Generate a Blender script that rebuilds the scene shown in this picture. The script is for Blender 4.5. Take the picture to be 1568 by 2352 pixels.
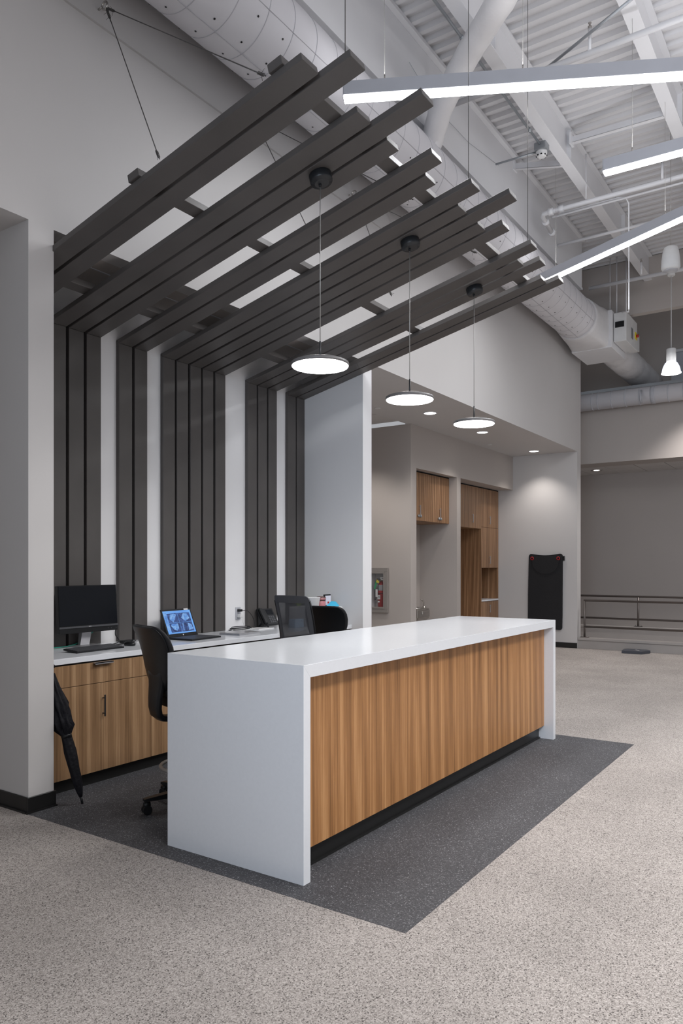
import bpy, bmesh, math, random
from mathutils import Vector, Matrix, noise
random.seed(7)
S = bpy.context.scene
for o in list(bpy.data.objects): bpy.data.objects.remove(o)
COL = S.collection
PI = math.pi
def R(d): return math.radians(d)

# ------------------------------------------------------------------ camera
cam_d = bpy.data.cameras.new('camera'); cam = bpy.data.objects.new('camera', cam_d); COL.objects.link(cam)
cam.location = (0, 0, 1.55)
YAW = math.atan2(1166, 1717)                       # forward direction measured from +X
cam.rotation_euler = (R(90), 0, YAW - R(90))
cam_d.sensor_fit = 'VERTICAL'; cam_d.sensor_height = 36.0; cam_d.sensor_width = 24.0
cam_d.lens = 36.0 * 1717 / 2352
cam_d.shift_y = 125 / 2352
cam_d.clip_end = 200
S.camera = cam
# ------------------------------------------------------------------ world, view
w = bpy.data.worlds.new('world'); S.world = w; w.use_nodes = True
w.node_tree.nodes['Background'].inputs[0].default_value = (0.93, 0.95, 1.0, 1)
w.node_tree.nodes['Background'].inputs[1].default_value = 0.42
S.view_settings.view_transform = 'Standard'; S.view_settings.look = 'None'
S.view_settings.gamma = 1; S.view_settings.exposure = 0.0
S.view_settings.use_curve_mapping = False
# ------------------------------------------------------------------ large fill lights added out of view
def area(name, loc, rot, sx, sy, power, col=(1, 1, 1), spread=180):
    l = bpy.data.lights.new(name, 'AREA'); l.shape = 'RECTANGLE'; l.size = sx; l.size_y = sy
    l.energy = power; l.color = col; l.spread = R(spread)
    o = bpy.data.objects.new(name, l); COL.objects.link(o); o.location = loc; o.rotation_euler = rot
    return o
area('hall_fill', (3.0, -2.2, 5.6), (0, 0, 0), 7.0, 1.2, 290, (1.0, .965, .93), 140)  # unseen area lights added over the hall, no fixture modelled
area('hall_fill', (10.0, -3.2, 5.6), (0, 0, 0), 7.0, 1.2, 165, (1.0, .97, .94), 125)
area('hall_up_fill', (3.0, -2.2, 5.3), (R(180), 0, 0), 7.0, 1.6, 210, (1.0, .98, .99))  # upward area light added out of view to brighten the roof deck
area('side_fill', (-3.5, -.3, 2.9), (0, R(-90), 0), 2.6, 3.0, 62, (.70, .83, 1.0), 78)  # bluish fill light added unseen on the left, no window modelled
def spot(loc, power, ang=110, blend=0.9, col=(1, 0.93, 0.86), r=0.06):
    l = bpy.data.lights.new('lamp_light', 'SPOT'); l.energy = power; l.spot_size = R(ang); l.spot_blend = blend
    l.color = col; l.shadow_soft_size = r
    o = bpy.data.objects.new('lamp_light', l); COL.objects.link(o); o.location = loc
    return o

# ------------------------------------------------------------------ materials
MAT = {}
def nm(name):
    m = bpy.data.materials.new(name); m.use_nodes = True; MAT[name] = m
    return m, m.node_tree, m.node_tree.nodes['Principled BSDF']
def N(nt, t, **k):
    n = nt.nodes.new(t)
    for a, v in k.items(): setattr(n, a, v)
    return n
def ramp(nt, stops, interp='LINEAR'):
    r = N(nt, 'ShaderNodeValToRGB'); cr = r.color_ramp; cr.interpolation = interp
    while len(cr.elements) < len(stops): cr.elements.new(0.5)
    for e, (p, c) in zip(cr.elements, stops):
        e.position = p; e.color = (c[0], c[1], c[2], 1)
    return r
def plain(name, col, rough=0.6, metal=0.0, var=0.04, scale=6.0, spec=0.5, bump=0.0, bscale=200.0, coat=0.0):
    m, nt, b = nm(name)
    tc = N(nt, 'ShaderNodeTexCoord'); no = N(nt, 'ShaderNodeTexNoise')
    no.inputs['Scale'].default_value = scale; no.inputs['Detail'].default_value = 4
    nt.links.new(tc.outputs['Object'], no.inputs['Vector'])
    lo = [max(0, c * (1 - var)) for c in col]; hi = [min(1, c * (1 + var)) for c in col]
    r = ramp(nt, [(0.3, lo), (0.7, hi)])
    nt.links.new(no.outputs['Fac'], r.inputs[0]); nt.links.new(r.outputs[0], b.inputs['Base Color'])
    b.inputs['Roughness'].default_value = rough; b.inputs['Metallic'].default_value = metal
    b.inputs['Specular IOR Level'].default_value = spec
    b.inputs['Coat Weight'].default_value = coat
    if bump:
        n2 = N(nt, 'ShaderNodeTexNoise'); n2.inputs['Scale'].default_value = bscale
        nt.links.new(tc.outputs['Object'], n2.inputs['Vector'])
        bp = N(nt, 'ShaderNodeBump'); bp.inputs['Strength'].default_value = bump; bp.inputs['Distance'].default_value = 0.01
        nt.links.new(n2.outputs['Fac'], bp.inputs['Height']); nt.links.new(bp.outputs[0], b.inputs['Normal'])
    return m
def glow(name, col, strength):
    m, nt, b = nm(name)
    b.inputs['Base Color'].default_value = (.8, .8, .8, 1)
    b.inputs['Emission Color'].default_value = (*col, 1); b.inputs['Emission Strength'].default_value = strength
    return m
def wood(name, dark, mid, light, scale=1.0):
    m, nt, b = nm(name)
    tc = N(nt, 'ShaderNodeTexCoord')
    def mp(sx, sz, off=0):
        p = N(nt, 'ShaderNodeMapping'); p.inputs['Scale'].default_value = (sx * scale, sx * scale, sz * scale)
        p.inputs['Location'].default_value = (off, off * .7, off * .3)
        nt.links.new(tc.outputs['Object'], p.inputs['Vector']); return p
    a = N(nt, 'ShaderNodeTexNoise'); a.inputs['Scale'].default_value = 1; a.inputs['Detail'].default_value = 3; a.inputs['Distortion'].default_value = 0.3
    nt.links.new(mp(11, .16).outputs[0], a.inputs['Vector'])
    c = N(nt, 'ShaderNodeTexNoise'); c.inputs['Scale'].default_value = 1; c.inputs['Detail'].default_value = 6; c.inputs['Roughness'].default_value = 0.65
    nt.links.new(mp(60, .55, 3).outputs[0], c.inputs['Vector'])
    d = N(nt, 'ShaderNodeTexNoise'); d.inputs['Scale'].default_value = 1; d.inputs['Detail'].default_value = 5; d.inputs['Roughness'].default_value = .7
    nt.links.new(mp(260, 6, 7).outputs[0], d.inputs['Vector'])
    wv = N(nt, 'ShaderNodeTexWave'); wv.inputs['Scale'].default_value = 1; wv.inputs['Distortion'].default_value = 5
    wv.inputs['Detail'].default_value = 3; wv.inputs['Detail Scale'].default_value = .8; wv.bands_direction = 'DIAGONAL'
    nt.links.new(mp(5, .25, 1).outputs[0], wv.inputs['Vector'])
    def mix(x, y, f):
        n = N(nt, 'ShaderNodeMix'); n.inputs[0].default_value = f
        nt.links.new(x, n.inputs[2]); nt.links.new(y, n.inputs[3]); return n.outputs[0]
    v = mix(a.outputs['Fac'], c.outputs['Fac'], .60); v = mix(v, wv.outputs['Fac'], .10); v = mix(v, d.outputs['Fac'], .20)
    r = ramp(nt, [(0.37, dark), (0.455, [(x * .4 + y * .6) for x, y in zip(dark, mid)]), (0.515, mid), (0.60, light)])
    nt.links.new(v, r.inputs[0]); nt.links.new(r.outputs[0], b.inputs['Base Color'])
    b.inputs['Roughness'].default_value = 0.42; b.inputs['Specular IOR Level'].default_value = 0.35
    return m
def speckle(name, stops, scale=150, rough=.8, bstr=.12, blot=0.06, spec=.3):
    m, nt, b = nm(name)
    tc = N(nt, 'ShaderNodeTexCoord')
    vo = N(nt, 'ShaderNodeTexVoronoi'); vo.inputs['Scale'].default_value = scale
    nt.links.new(tc.outputs['Object'], vo.inputs['Vector'])
    sp = N(nt, 'ShaderNodeSeparateColor'); nt.links.new(vo.outputs['Color'], sp.inputs[0])
    r = ramp(nt, stops, 'CONSTANT'); nt.links.new(sp.outputs[0], r.inputs[0])
    no = N(nt, 'ShaderNodeTexNoise'); no.inputs['Scale'].default_value = 1.3; no.inputs['Detail'].default_value = 3
    nt.links.new(tc.outputs['Object'], no.inputs['Vector'])
    r2 = ramp(nt, [(.3, (1 - blot,) * 3), (.7, (1, 1, 1))]); nt.links.new(no.outputs['Fac'], r2.inputs[0])
    mx = N(nt, 'ShaderNodeMix', data_type='RGBA', blend_type='MULTIPLY'); mx.inputs[0].default_value = 1
    nt.links.new(r.outputs[0], mx.inputs[6]); nt.links.new(r2.outputs[0], mx.inputs[7])
    nt.links.new(mx.outputs[2], b.inputs['Base Color'])
    bp = N(nt, 'ShaderNodeBump'); bp.inputs['Strength'].default_value = bstr; bp.inputs['Distance'].default_value = 0.002
    nt.links.new(vo.outputs['Distance'], bp.inputs['Height']); nt.links.new(bp.outputs[0], b.inputs['Normal'])
    b.inputs['Roughness'].default_value = rough; b.inputs['Specular IOR Level'].default_value = spec
    return m

WALL = plain('wall_paint', (.58, .565, .56), .55, var=.015, scale=1.2, bump=.03, bscale=260)
CURB = plain('curb_paint', (.36, .335, .32), .6, var=.02)
WHITE_WALL = plain('white_wall_paint', (.80, .80, .815), .55, var=.015, scale=1.0, bump=.03, bscale=260)
TAUPE = plain('taupe_wall_paint', (.46, .42, .395), .6, var=.02, scale=1.1, bump=.03, bscale=260)
STEELW = plain('white_steel_paint', (.74, .74, .76), .45, var=.02, scale=2, bump=.02, bscale=60)
DECKM = plain('deck_paint', (.70, .695, .71), .55, var=.03, scale=1.5)
DARKW = plain('dark_stained_wood', (.086, .079, .076), .42, var=.10, scale=3, bump=.04, bscale=90, spec=.45)
BACKING = plain('black_backing', (.006, .006, .006), .9)
QUARTZ = plain('white_quartz', (.76, .785, .825), .16, var=.012, scale=60, spec=.55)
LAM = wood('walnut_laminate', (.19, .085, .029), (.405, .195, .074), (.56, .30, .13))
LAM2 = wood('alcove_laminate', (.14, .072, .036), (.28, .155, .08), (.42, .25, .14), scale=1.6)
FLOOR = speckle('beige_rubber', [(0, (.10, .09, .085)), (.07, (.22, .20, .188)), (.18, (.315, .288, .268)), (.42, (.385, .352, .330)), (.66, (.455, .418, .395)), (.90, (.54, .50, .475))], 225, blot=.2)
FLOOR_D = speckle('charcoal_rubber', [(0, (.056, .056, .061)), (.35, (.076, .076, .083)), (.75, (.10, .10, .108)), (.90, (.16, .16, .17)), (.97, (.30, .30, .32))], 220, rough=.7, blot=.16)
BLACK = plain('black_rubber_base', (.012, .012, .012), .35, var=.1)
TOE = plain('toe_kick_black', (.01, .01, .01), .5)
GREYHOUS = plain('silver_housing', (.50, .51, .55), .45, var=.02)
LENS = glow('light_lens', (.97, .98, 1.0), 15.0)
DISC = glow('pendant_lens', (1.0, .985, .97), 12.0)
DOWN = glow('downlight_lens', (1.0, .95, .90), 6.0)
GRAPH = plain('graphite_metal', (.018, .020, .023), .38, var=.05)
RIM = plain('pendant_rim', (.16, .155, .155), .35, var=.03)
CABLE = plain('wire_cable', (.45, .44, .42), .35, metal=.6)
DCABLE = plain('dark_cable', (.10, .095, .09), .4, metal=.5)
STEEL = plain('stainless', (.55, .53, .50), .25, metal=1.0)
GALV = plain('galvanised', (.36, .38, .40), .4, metal=.7)
RAIL = plain('bronze_rail', (.17, .15, .14), .35, metal=.6)
DUCT = plain('duct_fabric', (.72, .71, .74), .6, var=.02, scale=2)
WRAP = plain('duct_wrap', (.72, .71, .72), .45, var=.03, scale=5, bump=.5, bscale=18)
BLK = plain('black_plastic', (.011, .0115, .013), .38, var=.08, spec=.3)
BLKF = plain('black_fabric', (.012, .012, .014), .75, var=.15, scale=40, bump=.1, bscale=300)
MESHB = plain('grey_plastic', (.06, .062, .07), .5)
MESHF = plain('grey_mesh_border', (.075, .077, .086), .6)
UMB = plain('umbrella_nylon', (.007, .007, .010), .6, var=.2, bump=.5, bscale=45, spec=.2)
LAM3 = wood('cabinet_laminate', (.165, .092, .046), (.31, .185, .098), (.43, .275, .155))
SCR = plain('off_screen', (.006, .007, .010), .22, var=.05, spec=.2)
SILV = plain('silver_plastic', (.45, .45, .47), .3, metal=.6)
WPL = plain('white_plastic', (.70, .70, .70), .35)
RINGM = plain('duct_ring', (.50, .49, .52), .6)
GREEN = plain('green_plastic', (.03, .33, .13), .5)
YELL = plain('yellow_plastic', (.75, .60, .04), .5)
REDM = plain('red_paint', (.42, .012, .012), .3)
REDR = plain('red_ring', (.45, .015, .02), .4)
CYAN = plain('cyan_paper', (.05, .48, .75), .6)
PINK = plain('pink_glass', (.50, .20, .22), .3)
BROWN = plain('brown_glass', (.12, .05, .045), .3)
BRONZE = plain('cabinet_frame', (.30, .275, .255), .4, metal=.2)
MATF = plain('mat_foam', (.010, .010, .012), .8, bump=.2, bscale=80)
SLATE = plain('slate_plastic', (.055, .06, .075), .5)
TILE = plain('ceiling_tile', (.60, .58, .57), .8, var=.03, scale=60)
TEALC = plain('green_cable', (.02, .30, .22), .4)
LIME = plain('lime_paper', (.45, .60, .10), .6)
PALEB = plain('pale_blue_card', (.45, .60, .80), .6)

def meshcloth():
    m, nt, b = nm('chair_mesh')
    b.inputs['Base Color'].default_value = (.085, .087, .098, 1); b.inputs['Roughness'].default_value = .6
    tr = N(nt, 'ShaderNodeBsdfTransparent'); mx = N(nt, 'ShaderNodeMixShader')
    tc = N(nt, 'ShaderNodeTexCoord'); ch = N(nt, 'ShaderNodeTexChecker'); ch.inputs['Scale'].default_value = 700
    nt.links.new(tc.outputs['Object'], ch.inputs['Vector'])
    mt = N(nt, 'ShaderNodeMath', operation='MULTIPLY_ADD'); mt.inputs[1].default_value = -.3; mt.inputs[2].default_value = .88
    nt.links.new(ch.outputs['Fac'], mt.inputs[0]); nt.links.new(mt.outputs[0], mx.inputs[0])
    out = nt.nodes['Material Output']
    nt.links.new(tr.outputs[0], mx.inputs[1]); nt.links.new(b.outputs[0], mx.inputs[2]); nt.links.new(mx.outputs[0], out.inputs[0])
    return m
MESHC = meshcloth()
def glassm(name, col=(1, 1, 1), rough=.02, mixf=.25):
    m, nt, b = nm(name)
    b.inputs['Base Color'].default_value = (*col, 1); b.inputs['Roughness'].default_value = rough
    tr = N(nt, 'ShaderNodeBsdfTransparent'); mx = N(nt, 'ShaderNodeMixShader'); mx.inputs[0].default_value = mixf
    out = nt.nodes['Material Output']
    nt.links.new(tr.outputs[0], mx.inputs[1]); nt.links.new(b.outputs[0], mx.inputs[2]); nt.links.new(mx.outputs[0], out.inputs[0])
    return m
GLASS = glassm('clear_glass', (.3, .3, .32), .02, .06)
LAMPG = glassm('lamp_glass', (.6, .63, .75), .15, .25)
def screenmat(name, a, c, strength, scale=5):
    m, nt, b = nm(name)
    tc = N(nt, 'ShaderNodeTexCoord'); v = N(nt, 'ShaderNodeTexNoise'); v.inputs['Scale'].default_value = scale
    v.inputs['Detail'].default_value = 5; v.inputs['Distortion'].default_value = 1.2
    nt.links.new(tc.outputs['Object'], v.inputs['Vector'])
    r = ramp(nt, [(.38, a), (.62, c)]); nt.links.new(v.outputs['Fac'], r.inputs[0])
    nt.links.new(r.outputs[0], b.inputs['Emission Color']); b.inputs['Emission Strength'].default_value = strength
    b.inputs['Base Color'].default_value = (.01, .01, .01, 1); b.inputs['Roughness'].default_value = .15
    return m
SCR_BG = screenmat('screen_blue', (.12, .33, .85), (.22, .50, .95), .9, 3)
SCR_CAM = screenmat('screen_camera', (.03, .05, .14), (.07, .13, .36), .9, 30)
SCR_LT = screenmat('screen_light', (.10, .28, .75), (.30, .55, .95), .8, 25)

# ------------------------------------------------------------------ mesh building
class MB:
    def __init__(s): s.bm = bmesh.new()
    def box(s, x0, y0, z0, x1, y1, z1, bev=0.0, M=None, seg=1):
        b = bmesh.new()
        bmesh.ops.create_cube(b, size=1)
        for v in b.verts:
            v.co = Vector((x0 + (v.co.x + .5) * (x1 - x0), y0 + (v.co.y + .5) * (y1 - y0), z0 + (v.co.z + .5) * (z1 - z0)))
        if bev: bmesh.ops.bevel(b, geom=b.edges[:], offset=bev, segments=seg, affect='EDGES', profile=.5)
        return s.add(b, M)
    def add(s, b, M=None):
        if M is not None: b.transform(M)
        vm = {v: s.bm.verts.new(v.co) for v in b.verts}
        for f in b.faces:
            try:
                nf = s.bm.faces.new([vm[v] for v in f.verts]); nf.smooth = f.smooth
            except ValueError: pass
        b.free(); return s
    def quad(s, *p):
        s.bm.faces.new([s.bm.verts.new(q) for q in p]); return s
    def loft(s, rings, closed=True, cap=True, smooth=True, loop=False):
        rs = [[s.bm.verts.new(p) for p in r] for r in rings]; n = len(rs[0])
        m = len(rs)
        for i in range(m if loop else m - 1):
            a, b = rs[i], rs[(i + 1) % m]
            for j in range(n if closed else n - 1):
                k = (j + 1) % n
                f = s.bm.faces.new((a[j], a[k], b[k], b[j])); f.smooth = smooth
        if cap and closed and not loop:
            s.bm.faces.new(list(reversed(rs[0]))); s.bm.faces.new(rs[-1])
        return s
    def tube(s, pts, r, n=10, rr=None, smooth=True, cap=True):
        P = [Vector(p) for p in pts]; rings = []; prev = None
        for i, p in enumerate(P):
            t = (P[min(i + 1, len(P) - 1)] - P[max(i - 1, 0)])
            if t.length < 1e-9: t = Vector((0, 0, 1))
            t.normalize()
            if prev is None:
                u = t.cross(Vector((0, 0, 1)))
                if u.length < 1e-3: u = Vector((1, 0, 0))
            else:
                u = prev - t * prev.dot(t)
                if u.length < 1e-6: u = t.orthogonal()
            u.normalize(); v = t.cross(u); prev = u
            q = rr[i] if rr else r
            rings.append([p + u * math.cos(2 * PI * k / n) * q + v * math.sin(2 * PI * k / n) * q for k in range(n)])
        return s.loft(rings, smooth=smooth, cap=cap)
    def cyl(s, a, b, r, n=16, r2=None): return s.tube([a, b], r, n, rr=[r, r if r2 is None else r2])
    def lathe(s, c, prof, n=28, axis='z', cap=True):
        c = Vector(c); rings = []
        for r, h in prof:
            ring = []
            for k in range(n):
                a = 2 * PI * k / n; x, y = math.cos(a) * r, math.sin(a) * r
                ring.append(c + (Vector((x, y, h)) if axis == 'z' else Vector((h, x, y)) if axis == 'x' else Vector((y, h, x))))
            rings.append(ring)
        return s.loft(rings, cap=cap)
    def torus(s, c, R0, r, nx, axis='z', n=24, m=8):
        c = Vector(c); rings = []
        for k in range(n):
            a = 2 * PI * k / n; ring = []
            for j in range(m):
                b = 2 * PI * j / m; q = R0 + r * math.cos(b)
                x, y, h = math.cos(a) * q, math.sin(a) * q, r * math.sin(b)
                ring.append(c + (Vector((x, y, h)) if axis == 'z' else Vector((h, x, y)) if axis == 'x' else Vector((y, h, x))))
            rings.append(ring)
        return s.loft(rings, loop=True)
    def prism(s, poly, z0, z1, axis='z', M=None):
        b = bmesh.new()
        def P(x, y, h): return (x, y, h) if axis == 'z' else (h, x, y) if axis == 'x' else (x, h, y)
        lo = [b.verts.new(P(x, y, z0)) for x, y in poly]; hi = [b.verts.new(P(x, y, z1)) for x, y in poly]
        n = len(poly)
        for i in range(n): b.faces.new((lo[i], lo[(i + 1) % n], hi[(i + 1) % n], hi[i]))
        b.faces.new(list(reversed(lo))); b.faces.new(hi)
        return s.add(b, M)
ORG = {}
def build(name, mb, mat, parent=None, label=None, cat=None, group=None, kind=None):
    me = bpy.data.meshes.new(name)
    bmesh.ops.recalc_face_normals(mb.bm, faces=mb.bm.faces[:])
    o = bpy.data.objects.new(name, me); COL.objects.link(o)
    if parent is not None:
        o.parent = parent; og = ORG[parent.name]; mb.bm.transform(Matrix.Translation(-og)); ORG[o.name] = og
    else:
        # origin at the base centre of the mesh
        xs = [v.co.x for v in mb.bm.verts]; ys = [v.co.y for v in mb.bm.verts]; zs = [v.co.z for v in mb.bm.verts]
        og = Vector(((min(xs) + max(xs)) / 2, (min(ys) + max(ys)) / 2, min(zs)))
        if kind == 'structure': og = Vector((0, 0, 0))
        mb.bm.transform(Matrix.Translation(-og)); o.location = og; ORG[o.name] = og
    mb.bm.to_mesh(me); mb.bm.free(); me.materials.append(mat)
    if label: o['label'] = label
    if cat: o['category'] = cat
    if group: o['group'] = group
    if kind: o['kind'] = kind
    return o
def sub(o, name, mb, mat, label=None, kind=None):
    """child whose coordinates share the parent's frame (parent is a mesh placed at its own origin)"""
    return build(name, mb, mat, o, label, kind=kind)
def thing(name, label, cat, loc, group=None):
    o = bpy.data.objects.new(name, None); COL.objects.link(o); o.location = loc; o.empty_display_size = .1
    o['label'] = label; o['category'] = cat
    if group: o['group'] = group
    ORG[o.name] = Vector(loc); return o
# parts of parts: their parent is at local 0 of the root, so the same origin applies
def box(x0, y0, z0, x1, y1, z1, bev=0.0): return MB().box(x0, y0, z0, x1, y1, z1, bev)

# ================================================================== SETTING
fl = build('floor', box(-7, -8, -.12, 24, 9, 0), FLOOR, kind='structure')
sub(fl, 'charcoal_inlay', box(2.764, 1.55, -.05, 6.812, 5.07, .0015), FLOOR_D, 'charcoal speckled rubber rectangle around the desk')
YF = 4.263; ZS = 3.73
# front wall plane: header over the alcoves, column, pillar and far end
build('wall_header', MB().box(-4, YF, ZS, 14.439, YF + .14, 7.0), WALL, kind='structure')
build('wall_column', box(2.779, YF, 0, 2.96, 7.5, ZS), WALL, kind='structure')
build('wall_pillar', box(6.68, YF, 0, 6.854, 7.5, ZS), WHITE_WALL, kind='structure')
build('wall_back', box(2.96, 5.07, 0, 6.68, 5.20, ZS), WHITE_WALL, kind='structure')
build('wall_left', box(-4, 7.4, 0, 2.779, 7.5, ZS), WALL, kind='structure')
build('ceiling_left', box(-4, YF + .14, ZS, 2.779, 7.5, ZS + .1), WALL, kind='structure')
alc = build('ceiling_alcove', box(2.779, YF + .14, ZS, 6.854, 5.4, ZS + .1), TAUPE, kind='structure')
for y in (4.57, 4.94):
    sub(alc, 'seam_bead', box(2.97, y, ZS - .004, 6.67, y + .012, ZS + .002), GREYHOUS)
build('wall_end', box(14.217, YF, 0, 14.439, 7.5, ZS), WALL, kind='structure')
build('ceiling_corridor_soffit', box(6.854, YF + .14, ZS, 14.439, 5.6, ZS + .1), WALL, kind='structure')
ct = build('ceiling_corridor', box(6.854, 5.6, ZS + .06, 10.03, 9, ZS + .12), WHITE_WALL, kind='structure')
for i in range(5):
    for j in range(5):
        sub(ct, 'ceiling_tile', box(6.87 + i * .61, 5.62 + j * .61, ZS + .04, 7.46 + i * .61, 6.21 + j * .61, ZS + .062), TILE)
build('wall_corridor', MB().box(10.03, 5.535, 0, 10.21, 5.975, ZS).box(10.03, 6.25, 0, 10.21, 9, ZS).box(10.03, 5.975, 0, 10.21, 6.25, .883).box(10.03, 5.975, 1.472, 10.21, 6.25, ZS).box(10.17, 5.975, .883, 10.21, 6.25, 1.472), TAUPE, kind='structure')
build('wall_corridor_back', box(6.854, 8.9, 0, 10.03, 9.0, ZS + .1), TAUPE, kind='structure')
build('wall_niche', MB().box(10.21, 5.535, 3.07, 14.217, 5.60, ZS).box(11.652, 5.535, 0, 11.80, 6.45, 3.07), TAUPE, kind='structure')
build('ceiling_niche', box(10.21, 5.60, 3.074, 14.217, 6.5, 3.12), TAUPE, kind='structure')
build('wall_niche_back', box(10.21, 6.25, 0, 14.217, 6.33, 3.10), TAUPE, kind='structure')
# seamed panel band on the wall under the bulkhead, with screws
pb = build('trim_1', box(-4, YF - .02, 5.262, 7.2, YF, 6.16), WALL, kind='structure')
mb = MB()
for k in range(10):
    x = 3.15 + k * .403
    for z in (5.28, 5.348): mb.lathe((x, YF - .012, z), [(.007, 0), (.007, -.003)], 8, 'y')
sub(pb, 'screw_heads', mb, GALV, kind='stuff')
# deep white bulkhead/girder above the duct
g = build('trim_2', MB().box(-2, 3.687, 6.16, 12.56, YF, 7.0), STEELW, kind='structure')
sub(g, 'top_flange', box(-2, 3.628, 6.95, 12.56, 3.687, 7.0, .004), STEELW)
sub(g, 'edge_bead', box(-2, 3.675, 6.155, 12.56, 3.687, 6.19), STEELW)
# transverse bulkhead at the far end, upper far wall, lower bulkhead
build('trim_3', box(13.9, -8, 6.03, 14.05, 4.2, 7.0), TAUPE, kind='structure')  # white band in shade: the shade is put into the colour as taupe
build('wall_far_upper', box(18.0, -8, 3.8, 18.2, 9, 8.2), TAUPE, kind='structure')
bk = build('wall_bulkhead', box(16.03, -8, 3.72, 16.66, 9, 5.19), TAUPE, kind='structure')
sub(bk, 'cap_angle', box(15.98, -8, 5.19, 16.7, 9, 5.25), GALV)
build('wall_far_lower', box(18.04, -8, 0, 18.2, 9, 3.8), TAUPE, kind='structure')
lt = build('ceiling_far', box(16.66, -8, 3.745, 18.04, 9, 3.80), TILE, kind='structure')
k0 = 4.415
for i in range(-6, 5):
    for j in range(3):
        y1 = k0 + i * .615; x0 = 16.67 + j * .46
        if i == -4 and j == 1: continue
        sub(lt, 'ceiling_tile', box(x0, y1 - .60, 3.722, x0 + .445, y1, 3.744), TILE)
build('wall_side', box(14.439, 5.6, 0, 18.04, 5.7, 3.72), TAUPE, kind='structure')
build('wall_side_upper', box(14.439, 5.9, 3.72, 18.0, 6.0, 8.2), TAUPE, kind='structure')
build('ceiling_far_upper', box(14.05, -8, 8.1, 18.2, 6, 8.2), TAUPE, kind='structure')
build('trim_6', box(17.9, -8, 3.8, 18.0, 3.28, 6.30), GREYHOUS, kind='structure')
build('trim_7', box(17.86, -8, 6.30, 18.0, 3.28, 6.36), STEELW, kind='structure')
# ceiling deck
ce = build('ceiling', box(-3, -8, 7.06, 14.05, 6, 7.12), DECKM, kind='structure')
PITCH = .1655
def sheet():
    m = MB(); prof = []
    for k in range(6):
        x = k * PITCH
        prof += [(x, 0), (x + .052, 0), (x + .068, .048), (x + .149, .048)]
    prof.append((6 * PITCH, 0))
    lo = [(x, -8, z) for x, z in prof]; hi = [(x, 6, z) for x, z in prof]
    m.loft([lo, hi], closed=False, smooth=False)
    return m
sh0 = None
nx = 0
x = -3.0
while x < 13.4:
    if sh0 is None:
        sh0 = sub(ce, 'deck_sheet', sheet(), DECKM); sh0.location = (x, 0, 7.005); o = sh0
    else:
        o = sh0.copy(); COL.objects.link(o); o.location = (x, 0, 7.005)
    x += 6 * PITCH
# baseboards
build('baseboard_column', MB().box(2.767, YF - .012, 0, 2.972, YF, .10, .003).box(2.767, YF, 0, 2.779, 7.4, .10, .003).box(2.755, YF - .024, 0, 2.972, YF - .012, .012).box(2.755, YF, 0, 2.767, 7.4, .012), BLACK, kind='structure')
build('baseboard_pillar', box(6.68, YF - .01, 0, 6.864, YF, .10, .003), BLACK, kind='structure')
build('baseboard_end', MB().box(14.205, YF, 0, 14.217, 5.84, .10, .003), BLACK, kind='structure')
# wall strip dividing lines: shadow reveal beside slats is real geometry (slats below)

# ---- low curbs with railings
def curb(nm_, x, y0, y1, h, th):
    c = build(nm_, box(x, y0, 0, x + th, y1, h - .045), CURB, kind='structure')
    sub(c, 'curb_cap', box(x - .02, y0, h - .045, x + th + .02, y1, h, .004), CURB)
curb('trim_4', 14.26, -6, YF, .20, .16)
curb('trim_5', 16.0, -6, 4.9, .315, .14)
build('floor_ramp', box(14.42, -6, .0, 16.0, 5.6, .05), TAUPE, kind='structure')
def railing(x, ys, ye, zb, zt, zm, posts, label):
    t = thing('metal_railing', label, 'railing', (x, posts[0], zb))
    for nm_, z in (('top_rail', zt), ('mid_rail', zm)):
        build(nm_, MB().tube([(x, ys, z), (x, ye, z)], .021, 12), RAIL, t)
    for y in posts:
        p = build('post', MB().cyl((x, y, zb), (x, y, zt), .02, 12), RAIL, t)
        f = build('base_plate', MB().box(x - .05, y - .075, zb, x + .05, y + .075, zb + .012, .002), RAIL, p)
        for dx in (-.03, .03):
            for dy in (-.055, .055): build('bolt', MB().cyl((x + dx, y + dy, zb + .012), (x + dx, y + dy, zb + .03), .007, 6), STEEL, p)
railing(14.34, 4.173, -5.5, .20, .905, .408, [4.16, 1.2, -1.8, -4.8], 'nearer bronze two-bar railing bolted on the low front curb')
railing(16.07, 4.85, -5.5, .315, .93, .465, [3.575, 1.0, -1.6, -4.2], 'farther bronze two-bar railing on the higher rear curb by the ramp')

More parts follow.
